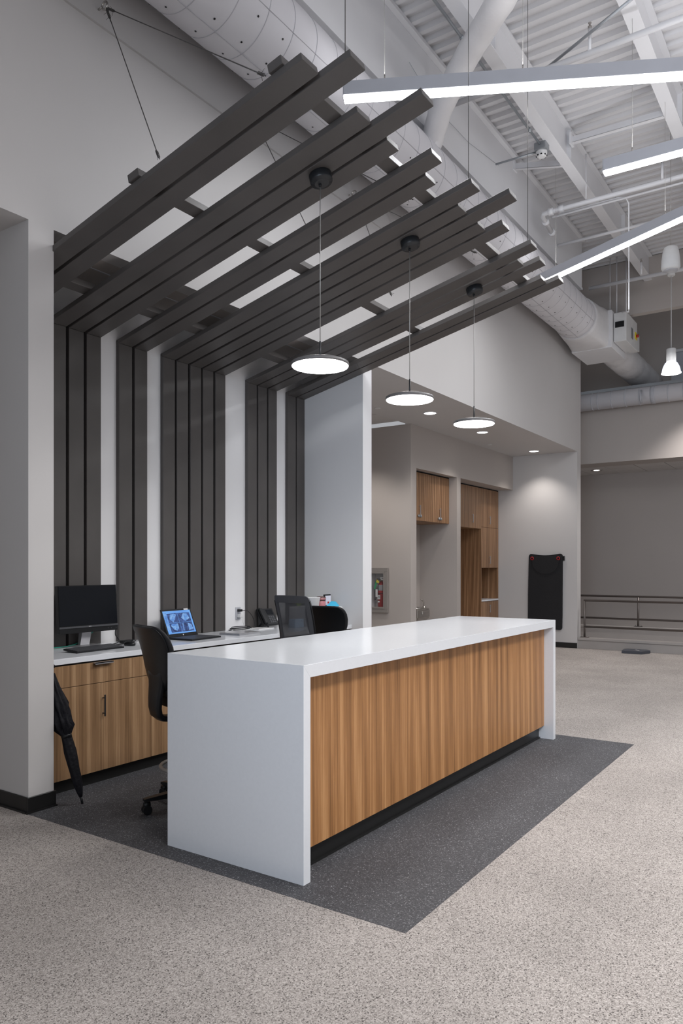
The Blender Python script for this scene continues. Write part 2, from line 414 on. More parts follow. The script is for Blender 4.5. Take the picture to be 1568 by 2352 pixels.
# ================================================================== SLATTED CANOPY
SL = .2336; YS = 5.03; ZJ = 3.41
def zc(y): return ZJ + SL * (YS - y)
nrm = Vector((0, SL, 1)).normalized()
slats = [(3.09, 2.24), (3.255, 2.06), (3.602, 2.245), (3.766, 1.93), (3.930, 2.25), (4.250, 2.12), (4.415, 2.25),
         (4.735, 2.075), (4.898, 2.25), (5.066, 1.94), (5.228, 2.25), (5.395, 2.125), (5.862, 2.075), (6.024, 2.25), (6.187, 2.12),
         (6.516, 2.225), (6.674, 2.12)]
W = .138; TH = .04
can = thing('slatted_canopy', 'dark wood slatted canopy rising out over the white desk from slats on the wall', 'canopy', (4.8, 5.05, 0))
for xr, yt in slats:
    xl = xr - W
    # canopy slat: sloped board, mitred at the wall slat
    def pt(x, y, up):
        b = Vector((x, y, zc(y)))
        return b + nrm * (TH * up)
    m = MB(); b = bmesh.new()
    lo = [Vector((0, yt, zc(yt))), Vector((0, YS, ZJ)), Vector((0, YS + TH, ZJ + TH * .78)), Vector((0, yt, zc(yt))) + nrm * TH]
    A = [b.verts.new((xl, p.y, p.z)) for p in lo]; Bv = [b.verts.new((xr, p.y, p.z)) for p in lo]
    for i in range(4): b.faces.new((A[i], A[(i + 1) % 4], Bv[(i + 1) % 4], Bv[i]))
    b.faces.new(A[::-1]); b.faces.new(Bv)
    bmesh.ops.bevel(b, geom=b.edges[:], offset=.0025, segments=1, affect='EDGES')
    m.add(b); build('canopy_slat', m, DARKW, can)
    m = MB(); b = bmesh.new()
    lo = [Vector((0, YS, .925)), Vector((0, YS + TH, .925)), Vector((0, YS + TH, ZJ + TH * .78 - .001)), Vector((0, YS, ZJ - .001))]
    A = [b.verts.new((xl, p.y, p.z)) for p in lo]; Bv = [b.verts.new((xr, p.y, p.z)) for p in lo]
    for i in range(4): b.faces.new((A[i], A[(i + 1) % 4], Bv[(i + 1) % 4], Bv[i]))
    b.faces.new(A[::-1]); b.faces.new(Bv)
    bmesh.ops.bevel(b, geom=b.edges[:], offset=.0025, segments=1, affect='EDGES')
    m.add(b); build('wall_slat', m, DARKW, can)
for a, b_ in ((0, 1), (2, 4), (5, 6), (7, 11), (12, 14), (15, 16)):
    build('backing_strip', box(slats[a][0] - W + .008, YS + TH - .012, .925, slats[b_][0] - .008, YS + TH, ZJ + .02), BACKING, can)
# cross bars lying on top of the slats (x range sticks out at the left end)
for yc in (4.585, 3.455, 2.388):
    base = Vector((0, yc, zc(yc))) + nrm * TH
    ax = Vector((0, 1, -SL)).normalized()
    m = MB(); b = bmesh.new()
    qs = [base - ax * .046, base + ax * .046, base + ax * .046 + nrm * .05, base - ax * .046 + nrm * .05]
    x0, x1 = 2.965 if yc > YF else 2.935, 6.674
    A = [b.verts.new((x0, p.y, p.z)) for p in qs]; Bv = [b.verts.new((x1, p.y, p.z)) for p in qs]
    for i in range(4): b.faces.new((A[i], A[(i + 1) % 4], Bv[(i + 1) % 4], Bv[i]))
    b.faces.new(A[::-1]); b.faces.new(Bv)
    bmesh.ops.bevel(b, geom=b.edges[:], offset=.0025, segments=1, affect='EDGES')
    m.add(b); build('crossbar', m, DARKW, can)
# vertical wires from slat tips to the bulkhead
for x, y in ((3.125, 2.10), (4.61, 2.105), (5.735, 2.11)):
    z = zc(y) + .04
    c_ = build('hanging_wire', MB().cyl((x, y, z), (x, y, 7.0), .0022, 6), DCABLE, can)

def wrapped_wire(m, p, d, n=5, r=.007):
    d = Vector(d).normalized(); p = Vector(p)
    pts = []
    u = d.orthogonal().normalized(); v = d.cross(u)
    for k in range(n * 8):
        a = k / 8 * 2 * PI
        pts.append(p + d * (.008 * k / 8 * 1.6) + (u * math.cos(a) + v * math.sin(a)) * r)
    m.tube(pts, .002, 5)
    for k in range(3):
        a = random.random() * 6; m.tube([p + d * .03, p + d * .03 + (u * math.cos(a) + v * math.sin(a)) * .03 + d * .01], .0013, 4)
hooks = [(3.294, 2.945, 'leftmost wall eye bolt with two wire ropes down to the canopy edge'),
         (4.83, 4.505, 'middle wall eye bolt with two wire ropes behind the canopy slats'),
         (6.38, 5.56, 'right wall eye bolt with two wire ropes behind the canopy slats')]
for hx, ax_, lab in hooks:
    t = thing('rope_anchor', lab, 'wire rope', (hx, YF, 5.35))
    m = MB(); m.cyl((hx, YF - .012, 5.355), (hx, YF - .06, 5.355), .007, 8).torus((hx, YF - .085, 5.355), .026, .007, 0, 'x', 20, 8)
    build('eye_bolt', m, STEEL, t)
    h = Vector((hx, YF - .10, 5.335))
    for yy in (3.255, 2.468):
        e = Vector((ax_, yy, zc(yy) + .05)); d = (e - h).normalized()
        m = MB(); m.cyl(h, e, .0035, 6); wrapped_wire(m, h + d * .03, d); wrapped_wire(m, h + d * .09, d, 4); wrapped_wire(m, e - d * .08, d)
        build('wire_rope', m, DCABLE, t)

# ================================================================== PENDANTS
pend = [((3.728, 2.690), 'near round disc pendant lamp over the desk, largest of the three'),
        ((4.855, 2.688), 'middle round disc pendant lamp over the desk'),
        ((5.989, 2.683), 'far round disc pendant lamp at the right end of the desk')]
for (x, y), lab in pend:
    zb = zc(y); t = thing('disc_pendant', lab, 'pendant lamp', (x, y, 2.77), 'disc pendants over the reception desk')
    Mt = Matrix.Translation((x, y, zb)) @ Matrix.Rotation(-math.atan(SL), 4, 'X')
    m = MB(); m.lathe((0, 0, 0), [(.070, .002), (.070, -.042), (.066, -.052), (.045, -.056), (.044, -.058)], 32)
    m.bm.transform(Mt); cup = build('ceiling_cup', m, GRAPH, t)
    m = MB(); m.lathe((x, y, zb - .075), [(.008, 0), (.010, .022)], 10); build('cord_grip', m, BLK, cup)
    build('cord', MB().cyl((x, y, 2.93), (x, y, zb - .06), .0028, 8), CABLE, t)
    build('stem', MB().cyl((x, y, 2.80), (x, y, 2.935), .0055, 10), GRAPH, t)
    rr = .178
    m = MB(); m.lathe((x, y, 2.785), [(.02, .026), (rr - .02, .024), (rr - .002, .017), (rr, .006), (rr, -.004), (rr - .004, -.004)], 48)
    build('lamp_disc', m, RIM, t)
    m = MB(); m.lathe((x, y, 2.785), [(rr - .004, -.0042), (rr - .006, -.008), (.01, -.0095)], 48)
    build('diffuser', m, DISC, t)
    spot((x, y, 2.765), 34, 165, .6, (1, .97, .94), .16)

# ================================================================== LINEAR FIXTURES
def linear(p0, d, L, lab, wires):
    d = Vector((d[0], d[1], 0)).normalized(); p0 = Vector((p0[0], p0[1], 5.22))
    n = Vector((-d.y, d.x, 0))
    ang = math.atan2(d.y, d.x)
    t = thing('linear_light', lab, 'ceiling light', p0, 'linear pendant lights')
    M = Matrix.Translation(p0) @ Matrix.Rotation(ang, 4, 'Z')
    m = MB(); m.box(0, -.048, .016, L, .048, .125, .003, M)
    build('housing', m, GREYHOUS, t)
    m = MB(); m.box(.002, -.0465, 0, L - .002, .0465, .0165, .002, M)
    build('lens', m, LENS, t)
    m = MB(); m.box(-.004, -.048, .0, 0, .048, .125, 0, M); build('end_cap', m, GREYHOUS, t)
    for s_ in wires:
        q = p0 + d * s_
        wv = build('suspension_wire', MB().cyl((q.x, q.y, 5.345), (q.x, q.y, 7.0), .002, 6), CABLE, t)
        build('gripper', MB().cyl((q.x, q.y, 5.345), (q.x, q.y, 5.40), .006, 8), STEEL, wv)
    l = area('linear_lamp_light', p0 + d * (L / 2) + Vector((0, 0, -.012)), (0, 0, ang), L - .1, .09, 13 * L, (.97, .98, 1.0))
    area('linear_uplight', p0 + d * (L / 2) + Vector((0, 0, .14)), (R(180), 0, ang), L - .1, .07, 3.2 * L, (.98, .98, 1.0))
    return t
linear((4.882, 3.292), (.468, -.884), 3.66, 'left linear ceiling light crossing above the canopy tips', (.32, 1.38, 3.3))
linear((7.173, 1.90), (.037, -.999), 3.66, 'middle linear ceiling light, short piece at the right edge', (.25, 3.4))
linear((9.52, 3.35), (-.448, -.894), 3.66, 'right linear ceiling light slanting down behind the canopy tip', (.3, 1.9, 3.4))

# ================================================================== STEEL BEAMS
def ibeam(y, x0, x1, z0, z1, fw, lab, grp='roof beams'):
    m = MB(); tf = .016
    yc = y + fw / 2
    m.box(x0, y, z0, x1, y + fw, z0 + tf).box(x0, yc - .006, z0 + tf, x1, yc + .006, z1 - tf).box(x0, y, z1 - tf, x1, y + fw, z1)
    o = build('steel_beam', m, STEELW, None, lab, 'beam', grp)
    for x in (4.0, 6.9, 9.3, 12.0):
        mm = MB(); mm.box(x - .005, y + .008, z0 + tf, x + .005, yc - .006, z1 - tf); sub(o, 'stiffener', mm, STEELW)
ibeam(2.855, -2, 13.9, 6.575, 7.0, .134, 'white steel roof beam nearest the wall bulkhead')
ibeam(1.578, -2, 13.9, 6.584, 7.0, .136, 'white steel roof beam farther from the wall, at the upper right')
ibeam(.30, -2, 13.9, 6.584, 7.0, .136, 'white steel roof beam over the open floor, at the far right corner')
# angle braces between beams
def brace(a, b, lab):
    a, b = Vector(a), Vector(b); d = (b - a); L = d.length
    M = Matrix.Translation(a) @ d.to_track_quat('X', 'Z').to_matrix().to_4x4()
    m = MB(); m.box(0, -.003, -.035, L, .003, .035, 0, M).box(0, -.003, -.035, L, .06, -.029, 0, M)
    o = build('angle_brace', m, STEELW, None, lab, 'brace')
    m = MB(); m.box(a.x - .06, a.y - .01, a.z - .07, a.x + .06, a.y + .015, a.z + .07)
    sub(o, 'gusset', m, STEELW)
brace((9.25, 2.84, 6.83), (8.93, 1.72, 6.62), 'white angle brace between the two roof beams')
brace((9.53, 3.68, 6.88), (9.28, 2.99, 6.60), 'white angle brace between wall bulkhead and first roof beam')

# ================================================================== PIPES
def pipe(lab, pts, r, mat=STEELW, cat='pipe', name='sprinkler_pipe', heads=(), coup=(), grp=None):
    t = thing(name, lab, cat, pts[0], grp)
    build('pipe_run', MB().tube(pts, r, 14), mat, t)
    for (x, y, z) in heads:
        h = build('sprinkler_head', MB().cyl((x, y, z), (x, y, z + .20), .016, 10), mat, t)
        m = MB(); m.lathe((x, y, z + .20), [(.018, 0), (.018, .02), (.008, .03), (.008, .045), (.016, .05), (.016, .054)], 12)
        build('deflector', m, BRONZE, h)
    for p, ax_ in coup:
        m = MB()
        m.lathe(p, [(r * 1.1, -.035), (r * 1.5, -.03), (r * 1.5, .03), (r * 1.1, .035)], 16, ax_)
        build('coupling', m, mat, t)
    return t
pipe('white sprinkler pipe behind the left linear light', [(7.1, -4, 6.35), (7.08, 3.68, 6.35)], .028, heads=[(7.06, 2.0, 6.36), (7.1, -1.2, 6.36)])
pipe('white sprinkler pipe with elbow above the right linear light', [(9.97, -4, 6.35), (9.96, 3.38, 6.35), (9.97, 3.44, 6.35), (10.03, 3.475, 6.345), (10.62, 3.53, 6.33)], .032,
     heads=[(9.91, 1.92, 6.36)], coup=[((9.96, 3.2, 6.35), 'y'), ((9.96, 3.34, 6.35), 'y'), ((10.55, 3.52, 6.33), 'x'), ((10.2, 3.49, 6.34), 'x')])
pipe('white sprinkler pipe crossing in front of the far band', [(12.95, -4, 6.3), (12.95, 3.68, 6.3)], .03, heads=[(12.8, 2.8, 6.3), (12.95, -.2, 6.3)])
pipe('thin white conduit bending down beside the sprinkler pipe', [(9.9, -4, 6.24), (9.9, 3.3, 6.24)], .013, name='conduit', cat='conduit')
pipe('conduit drop bending down to the plenum box', [(9.93, 3.2, 6.28), (9.93, 2.45, 6.28), (9.95, 2.36, 6.26), (9.96, 2.33, 6.18), (9.96, 2.33, 4.84), (9.99, 2.335, 4.81), (13.55, 3.28, 5.99)], .009, name='conduit', cat='conduit')
pipe('grey conduit running beside the first roof beam to the smoke detector', [(2, 3.03, 6.55), (8.66, 3.03, 6.55)], .014, GALV, 'conduit', 'conduit',
     coup=[((6.5, 3.03, 6.55), 'x'), ((8.3, 3.03, 6.55), 'x')])
pipe('short grey conduit from smoke detector box toward the bulkhead', [(8.70, 3.10, 6.50), (8.68, 3.60, 6.50)], .012, GALV, 'conduit', 'conduit')
pipe('slanting grey strut behind the sprinkler head', [(7.205, 2.444, 6.45), (6.72, 1.5, 6.45)], .014, GALV, 'strut', 'strut')
pipe('thin slack wire looping across the white bulkhead', [(6.6, 3.66, 6.62), (6.95, 3.655, 6.52), (7.5, 3.655, 6.46), (8.0, 3.655, 6.47), (8.9, 3.655, 6.60)], .0025, GALV, 'wire', 'slack_wire')
# trapeze bar and threaded rods
pipe('white strut bar between bulkhead and roof beam', [(11.3, 3.68, 6.45), (11.28, 2.2, 6.45)], .022, STEELW, 'strut', 'strut_bar')
pipe('threaded hanger rod of the sprinkler pipe', [(9.96, 2.87, 6.38), (9.96, 2.87, 7.0)], .007, STEELW, 'rod', 'hanger_rod')
# smoke detector
t = thing('smoke_detector', 'round white smoke detector under a grey junction box', 'detector', (8.70, 3.03, 6.42))
build('junction_box', box(8.63, 2.96, 6.49, 8.77, 3.10, 6.58, .006), GALV, t)
m = MB(); m.lathe((8.70, 3.03, 6.42), [(.03, 0), (.055, .008), (.062, .025), (.062, .045), (.066, .05), (.066, .07)], 28)
dt = build('detector_head', m, WPL, t)
m = MB()
for k in range(8):
    a = k * PI / 4 + .3; m.box(8.70 + .055 * math.cos(a) - .009, 3.03 + .055 * math.sin(a) - .009, 6.428, 8.70 + .055 * math.cos(a) + .009, 3.03 + .055 * math.sin(a) + .009, 6.442)
build('vent_slots', m, BLK, dt)

# ================================================================== DUCTS
YD, ZD, RD = 3.80, 5.71, .335
t = thing('main_duct', 'big white round air duct running along the wall above the canopy', 'duct', (6.0, YD, ZD))
prof = []
x = -2.0
while x < 13.0:
    prof += [(RD * .990, x), (RD, x + .07), (RD * 1.001, x + .21), (RD * .990, x + .28)]
    x += .282
prof = [(r, h) for r, h in prof if h <= 12.56] + [(RD, 12.6)]
build('duct_shell', MB().lathe((0, YD, ZD), [(r, h) for r, h in prof], 56, 'x'), DUCT, t)
x = -2.0
while x < 12.5:
    m = MB(); m.torus((x, YD, ZD), RD * .991, .0035, 0, 'x', 56, 6); build('seam_ring', m, RINGM, t); x += .282
m = MB()
for ang in (215, 250, 282, 314):
    a = R(ang); yy, zz = YD + math.cos(a) * (RD + .001), ZD + math.sin(a) * (RD + .001)
    u = Vector((0, -math.sin(a), math.cos(a))); wd = Vector((0, math.cos(a), math.sin(a)))
    k = 0; x = -1.8
    while x < 12.4:
        c_ = Vector((x, yy, zz)); ring = [c_ + (Vector((1, 0, 0)) * math.cos(q * PI / 3) + u * math.sin(q * PI / 3)) * .008 for q in range(6)]
        m.loft([ring, [p + wd * .003 for p in ring]], smooth=False); x += .282
build('air_orifices', m, BLK, t, kind='stuff')
m = MB()
for ang in (262, 200):
    a = R(ang); m.tube([(-2, YD + math.cos(a) * (RD + .001), ZD + math.sin(a) * (RD + .001)), (12.58, YD + math.cos(a) * (RD + .001), ZD + math.sin(a) * (RD + .001))], .003, 5)
build('long_seam', m, RINGM, t)
# wrapped transition round to rectangular
rings = []
n = 40
for k in range(9):
    f = k / 8; x = 12.55 + f * .95; ring = []
    for j in range(n):
        a = 2 * PI * j / n; c_, s_ = math.cos(a), math.sin(a)
        rr = (RD + .02)
        e = 1 / max(abs(c_), abs(s_)); q = rr * ((1 - f) + f * min(e, 1.36) * .93)
        wob = .010 * noise.noise(Vector((x * 6, math.cos(a) * 5, math.sin(a) * 5)))
        ring.append((x, YD + c_ * (q + wob), ZD + s_ * (q + wob)))
    rings.append(ring)
build('duct_wrap', MB().loft(rings), WRAP, t)
build('plenum_box', box(13.4, 3.42, 5.37, 14.36, 4.12, 6.02, .006), STEELW, t)
# branch duct rising toward the middle of the hall, part of the duct run
pts = [(7.06, 3.70, 5.90), (7.02, 3.62, 6.02), (6.785, 3.40, 6.155), (6.593, 3.15, 6.266), (6.393, 2.90, 6.33), (6.163, 2.65, 6.32), (5.848, 2.38, 6.229), (5.5, 2.10, 6.13), (4.9, 1.65, 6.10)]
P2 = []
for i in range(len(pts) - 1):
    a, b = Vector(pts[i]), Vector(pts[i + 1])
    for k in range(4): P2.append(a.lerp(b, k / 4))
P2.append(Vector(pts[-1]))
rr = [.118 + .008 * noise.noise(Vector((i * .9, 0, 0))) for i in range(len(P2))]
build('branch_duct', MB().tube(P2, .12, 30, rr=rr), WRAP, t, 'white wrapped branch duct rising past the bulkhead')
# narrow duct after the plenum
m = MB(); pr = []
x = 14.36
while x < 17.5: pr += [(.265, x), (.275, x + .05), (.27, x + .5)]; x += .6
m.lathe((0, 3.72, 5.66), pr, 40, 'x'); build('duct_shell', m, WRAP, t, 'narrower wrapped duct beyond the plenum box')
for dx, dy in ((13.6, 3.5), (13.6, 4.08), (14.25, 3.5)):
    build('hanger_rod', MB().cyl((dx, dy, 6.0), (dx, dy, 7.0), .008, 8), STEELW, t)
t = thing('control_box', 'white control box with black vent and yellow isolator on the duct plenum', 'electrical box', (13.55, 3.2, 5.48))
build('cabinet', MB().box(13.5, 3.20, 5.475, 14.30, 3.41, 5.98, .005).box(14.30, 3.23, 5.54, 14.62, 3.41, 5.84, .005), WPL, t)
build('vent', box(13.485, 3.235, 5.72, 13.50, 3.385, 5.82, .003), BLK, t)
build('rating_plate', box(13.85, 3.195, 5.60, 13.98, 3.20, 5.79), GALV, t)
sw = build('isolator_plate', box(14.12, 3.19, 5.66, 14.27, 3.20, 5.78), YELL, t)
build('switch_knob', MB().cyl((14.20, 3.19, 5.72), (14.20, 3.15, 5.72), .028, 12), REDM, sw)
for y in (3.225, 3.385):
    build('support_rod', MB().cyl((13.6, y, 5.98), (13.6, y, 7.0), .009, 8), STEELW, t)
# far cross duct
t = thing('cross_duct', 'far white ribbed duct lying across under the bulkhead cap', 'duct', (15.75, 3, 4.94))
build('duct_shell', MB().lathe((15.78, 0, 4.965), [(.172, -6), (.172, 5.5)], 32, 'y'), DUCT, t)
for k in range(24):
    y = 4.55 - k * .27 if k else 4.40
    m = MB(); m.torus((15.78, y, 4.965), .172, .010, 0, 'y', 32, 6); build('band', m, GREYHOUS, t)
build('strap', MB().lathe((15.78, 0, 4.965), [(.178, 3.18), (.178, 3.26)], 32, 'y'), GREYHOUS, t)
build('hanger_loop', MB().tube([(15.60, 3.42, 5.05), (15.56, 3.42, 4.86), (15.62, 3.42, 4.80)], .02, 8), GREYHOUS, t)

# ================================================================== HANGING SPEAKER + BELL LAMP
cx, cy, cz = 9.913, 1.823, 5.20
t = thing('pendant_speaker', 'white tapered loudspeaker hanging on a wire at the right', 'speaker', (cx, cy, cz))
m = MB(); m.lathe((cx, cy, cz), [(.080, .0), (.101, .011), (.111, .034), (.106, .138), (.094, .23), (.080, .28), (.057, .293)], 32)
sp_ = build('speaker_body', m, WPL, t)
build('grille', MB().lathe((cx, cy, cz - .004), [(.034, -.007), (.080, .0), (.085, .004)], 28), GREYHOUS, sp_)
build('hanging_wire', MB().cyl((cx, cy, cz + .29), (cx, cy, 6.98), .003, 6), CABLE, t)
lx, ly = 12.95, 2.374
t = thing('bell_pendant', 'clear glass bell pendant lamp hanging far right by the duct', 'pendant lamp', (lx, ly, 4.65))
build('ceiling_cup', MB().lathe((lx, ly, 6.23), [(.05, 0), (.06, .01), (.06, .05)], 20), WPL, t)
build('cord', MB().cyl((lx, ly, 5.04), (lx, ly, 6.24), .006, 8), WPL, t)
build('socket_cylinder', MB().lathe((lx, ly, 4.85), [(.073, 0), (.073, .195), (.068, .206)], 24), WPL, t)
m = MB()
pr = [(.06, .0), (.095, -.03), (.125, -.09), (.140, -.15), (.147, -.19)]
m.lathe((lx, ly, 4.855), pr, 36, cap=False); sh = build('glass_shade', m, LAMPG, t)
build('shade_rim', MB().torus((lx, ly, 4.665), .147, .007, 0, 'z', 36, 8), glow('shade_rim_glow', (.95, .95, 1), 1.2), sh)
build('bulb', MB().lathe((lx, ly, 4.755), [(.02, 0), (.035, .03), (.035, .06), (.025, .09)], 20), glow('bulb_glow', (1, .97, .95), 7), t)
l = bpy.data.lights.new('bell_light', 'POINT'); l.energy = 14; l.shadow_soft_size = .12; lo_ = bpy.data.objects.new('bell_light', l); COL.objects.link(lo_); lo_.location = (lx, ly, 4.72)
# a row-mate of that lamp lights the bulkhead beyond the right edge
spot((15.05, 2.05, 5.45), 480, 100, .7, (1, .95, .92), .1)

# ================================================================== RECEPTION DESK
X0, X1, Y0, Y1, ZT = 2.891, 6.64, 2.185, 3.13, 1.07
t = thing('reception_desk', 'long white waterfall reception desk with walnut front panel', 'desk', ((X0 + X1) / 2, (Y0 + Y1) / 2, 0))
# mitred waterfall pieces
def mitre(poly, name):
    m = MB(); m.prism([(x, z) for x, z in poly], Y0, Y1, 'y'); bmesh.ops.bevel(m.bm, geom=m.bm.edges[:], offset=.0006, segments=1, affect='EDGES')
    return build(name, m, QUARTZ, t)
T2 = .056; T3 = .064
mitre([(X0, ZT), (X1, ZT), (X1 - T2, ZT - T3), (X0 + T2, ZT - T3)], 'countertop')
mitre([(X0, .002), (X0, ZT), (X0 + T2, ZT - T3), (X0 + T2, .002)], 'end_panel')
mitre([(X1, ZT), (X1, .002), (X1 - T2, .002), (X1 - T2, ZT - T3)], 'end_panel')
build('front_panel', box(X0 + T2, 2.27, .118, X1 - T2 - .0, 2.29, ZT - T3, .001), LAM, t)
XE = 6.293
m = MB(); m.box(X0 + T2, 2.318, .002, X1 - T2, 2.338, .118).box(X0 + T2, 2.305, .002, X1 - T2, 2.318, .014)
build('toe_kick', m, BLACK, t)
build('back_shelf', box(X0 + T2, Y0 + .345, .74, X1 - T2, Y1 - .12, .765), QUARTZ, t)
build('cabinet_body', box(X0 + T2, 2.338, .118, X1 - T2, 2.52, .9), LAM, t)

# ================================================================== BACK COUNTER
CF = 4.40
wt = build('worktop', box(2.962, CF, .885, 6.678, 5.03, .925, .002), QUARTZ, None, 'white quartz worktop along the slatted wall', 'worktop')
edges = [2.985, 3.908, 4.83, 5.752, 6.675]
labs = ['leftmost walnut base cabinet, beside the umbrella', 'walnut base cabinet hidden partly behind the near stool', 'third walnut base cabinet, below the silver laptop', 'rightmost walnut base cabinet, under the printer']
for i in range(4):
    a, b = edges[i], edges[i + 1]
    t = thing('base_cabinet', labs[i], 'cabinet', ((a + b) / 2, 4.7, 0), 'walnut base cabinets under the worktop')
    build('carcass', box(a + .001, CF + .032, .095, b - .001, 5.02, .884), LAM3, t)
    build('toe_kick', box(a, CF + .065, .0015, b, CF + .08, .095), TOE, t)
    build('shadow_gap', box(a + .001, CF + .025, .872, b - .001, CF + .04, .885), TOE, t)
    dr = build('drawer', box(a + .002, CF + .012, .724, b - .002, CF + .031, .872, .001), LAM3, t)
    mid = (a + b) / 2 + .01
    build('handle', MB().box(mid - .078, CF - .018, .866, mid + .078, CF + .02, .871).box(mid - .078, CF - .018, .858, mid + .078, CF - .014, .871), SILV, dr)
    for (p, q, hx) in ((a + .002, (a + b) / 2 - .0015, (a + b) / 2 - .012), ((a + b) / 2 + .0015, b - .002, None)):
        d_ = build('door', box(p, CF + .012, .097, q, CF + .031, .720, .001), LAM3, t)
        hh = hx if hx else (a + b) / 2 + .016
        if hx is None:
            build('handle', MB().box(hh - .005, CF - .016, .482, hh + .005, CF - .008, .636, .001).box(hh - .004, CF - .01, .50, hh + .004, CF + .013, .506).box(hh - .004, CF - .01, .61, hh + .004, CF + .013, .616), GRAPH, d_)

# ================================================================== STOOLS
def yaw_root(t, ang): t.rotation_euler = (0, 0, ang)
def sel(w, th, n=28, p=2.6):
    out = []
    for k in range(n):
        a = 2 * PI * k / n; c_, s_ = math.cos(a), math.sin(a)
        out.append((math.copysign(abs(c_) ** (2 / p), c_) * th, math.copysign(abs(s_) ** (2 / p), s_) * w))
    return out
def backloft(rows, n=32, wrap=.10):
    rings = []
    for z, xc, w_, th in rows:
        rings.append([(xc + dx + wrap * (dy ** 2) / .05 * .2, dy, z) for dx, dy in sel(w_, th, n)])
    return MB().loft(rings)
def stool(name, lab, loc, ang, meshback=False):
    t = thing(name, lab, 'chair', loc); ORG[t.name] = Vector((0, 0, 0)); t.rotation_euler = (0, 0, ang)
    # star base, local coordinates
    for k in range(5):
        a = 2 * PI * k / 5 + .5; d = Vector((math.cos(a), math.sin(a), 0)); n_ = Vector((-d.y, d.x, 0))
        rings = []
        for r_, w_, h0, h1 in ((.03, .035, .075, .13), (.16, .026, .085, .12), (.30, .02, .085, .105), (.33, .017, .085, .10)):
            rings.append([d * r_ + n_ * w_ + Vector((0, 0, h0)), d * r_ + n_ * w_ + Vector((0, 0, h1)), d * r_ - n_ * w_ + Vector((0, 0, h1)), d * r_ - n_ * w_ + Vector((0, 0, h0))])
        arm = build('base_arm', MB().loft(rings, smooth=False), BLK, t)
        c_ = d * .31
        m = MB(); 
        for s_ in (-.014, .014):
            q = c_ + n_ * s_
            m.tube([q + n_ * -.009 + Vector((0, 0, .0312)), q + n_ * .009 + Vector((0, 0, .0312))], .029, 18)
        m.tube([c_ + Vector((0, 0, .03)), c_ + Vector((0, 0, .088))], .011, 10)
        m.tube([c_ - d * .02 + Vector((0, 0, .062)), c_ + d * .02 + Vector((0, 0, .062))], .018, 10)
        build('caster', m, BLK, arm)
    build('gas_column', MB().tube([(0, 0, .08), (0, 0, .38), (0, 0, .381), (0, 0, .66)], .03, 16, rr=[.032, .032, .018, .018]), GRAPH, t)
    m = MB(); m.torus((0, 0, .27), .21, .012, 0, 'z', 36, 8)
    for k in range(3):
        a = k * 2 * PI / 3; m.tube([(0, 0, .27), (.21 * math.cos(a), .21 * math.sin(a), .27)], .009, 8)
    build('foot_ring', m, BRONZE, t)
    # seat
    rings = []
    for z, sc in ((.655, .82), (.665, .95), (.69, 1.0), (.72, 1.0), (.738, .95), (.745, .80)):
        rings.append([(dx * sc + .02 , dy * sc, z + (.02 if dx > .15 else 0) * 0) for dx, dy in sel(.235, .225, 32, 3.2)])
    build('seat', MB().loft(rings), BLKF, t)
    if not meshback:
        rows = [(.735, -.205, .075, .016), (.78, -.225, .10, .02), (.85, -.243, .145, .024), (.92, -.252, .178, .027), (1.0, -.262, .203, .028),
                (1.06, -.278, .212, .028), (1.11, -.298, .210, .027), (1.145, -.318, .198, .025), (1.168, -.332, .178, .020), (1.182, -.342, .145, .012), (1.186, -.345, .11, .006)]
        build('backrest', backloft(rows), BLKF, t)
        rows2 = [(z, x - .022, w_ * .93, .010) for z, x, w_, th in rows[1:-1]]
        build('back_shell', backloft(rows2), BLK, t)
        # broad J-shaped bracket sweeping under the seat
        path = [(-.262, .93, .115), (-.258, .86, .10), (-.262, .80, .088), (-.270, .73, .078), (-.272, .67, .072), (-.262, .625, .068), (-.235, .602, .064), (-.18, .592, .06), (-.08, .600, .055)]
        rings = []
        for q, (x, z, hw) in enumerate(path):
            a, b = path[max(q - 1, 0)], path[min(q + 1, len(path) - 1)]
            tx, tz = b[0] - a[0], b[1] - a[1]; L_ = math.hypot(tx, tz); nx_, nz_ = -tz / L_, tx / L_
            rings.append([(x + nx_ * dx, dy, z + nz_ * dx) for dx, dy in sel(hw, .019, 24, 4)])
        build('back_bracket', MB().loft(rings), BLK, t)
        build('mechanism', MB().box(-.10, -.08, .60, .10, .08, .658, .01), BLK, t)
    else:
        def bx(z): 
            K = [(.80, -.22), (.95, -.235), (1.10, -.262), (1.25, -.30), (1.31, -.318)]
            for (a, p), (b, q) in zip(K, K[1:]):
                if z <= b: return p + (q - p) * (z - a) / (b - a)
            return K[-1][1]
        def patch(m, y0, y1, z0, z1, th, ny=8, nz=8, rnd=False):
            rings = []
            for i in range(nz + 1):
                z = z0 + (z1 - z0) * i / nz
                sh = 0
                if rnd and z > 1.26: sh = .035 * (1 - math.sqrt(max(0, 1 - ((z - 1.26) / .045) ** 2)))
                row = []
                for k in range(ny + 1):
                    y = y0 + (y1 - y0) * k / ny
                    if rnd: y = max(-.208 + sh, min(.208 - sh, y))
                    row.append((bx(z) + .9 * y * y, y, z + (.006 * (1 - (y / .2) ** 2) * (z - 1.245) / .058 if rnd else 0)))
                rings.append(row + [(x - th, y, z) for x, y, z in reversed(row)])
            m.loft(rings, smooth=False)
        m = MB(); patch(m, -.168, .168, .845, 1.2455, .003); build('mesh_panel', m, MESHC, t)
        m = MB()
        patch(m, -.208, .208, 1.245, 1.303, .012, 12, 8, True); patch(m, -.208, -.165, .80, 1.245, .012, 3, 10); patch(m, .165, .208, .80, 1.245, .012, 3, 10); patch(m, -.165, .165, .80, .85, .012, 8, 3)
        build('back_frame', m, MESHF, t)
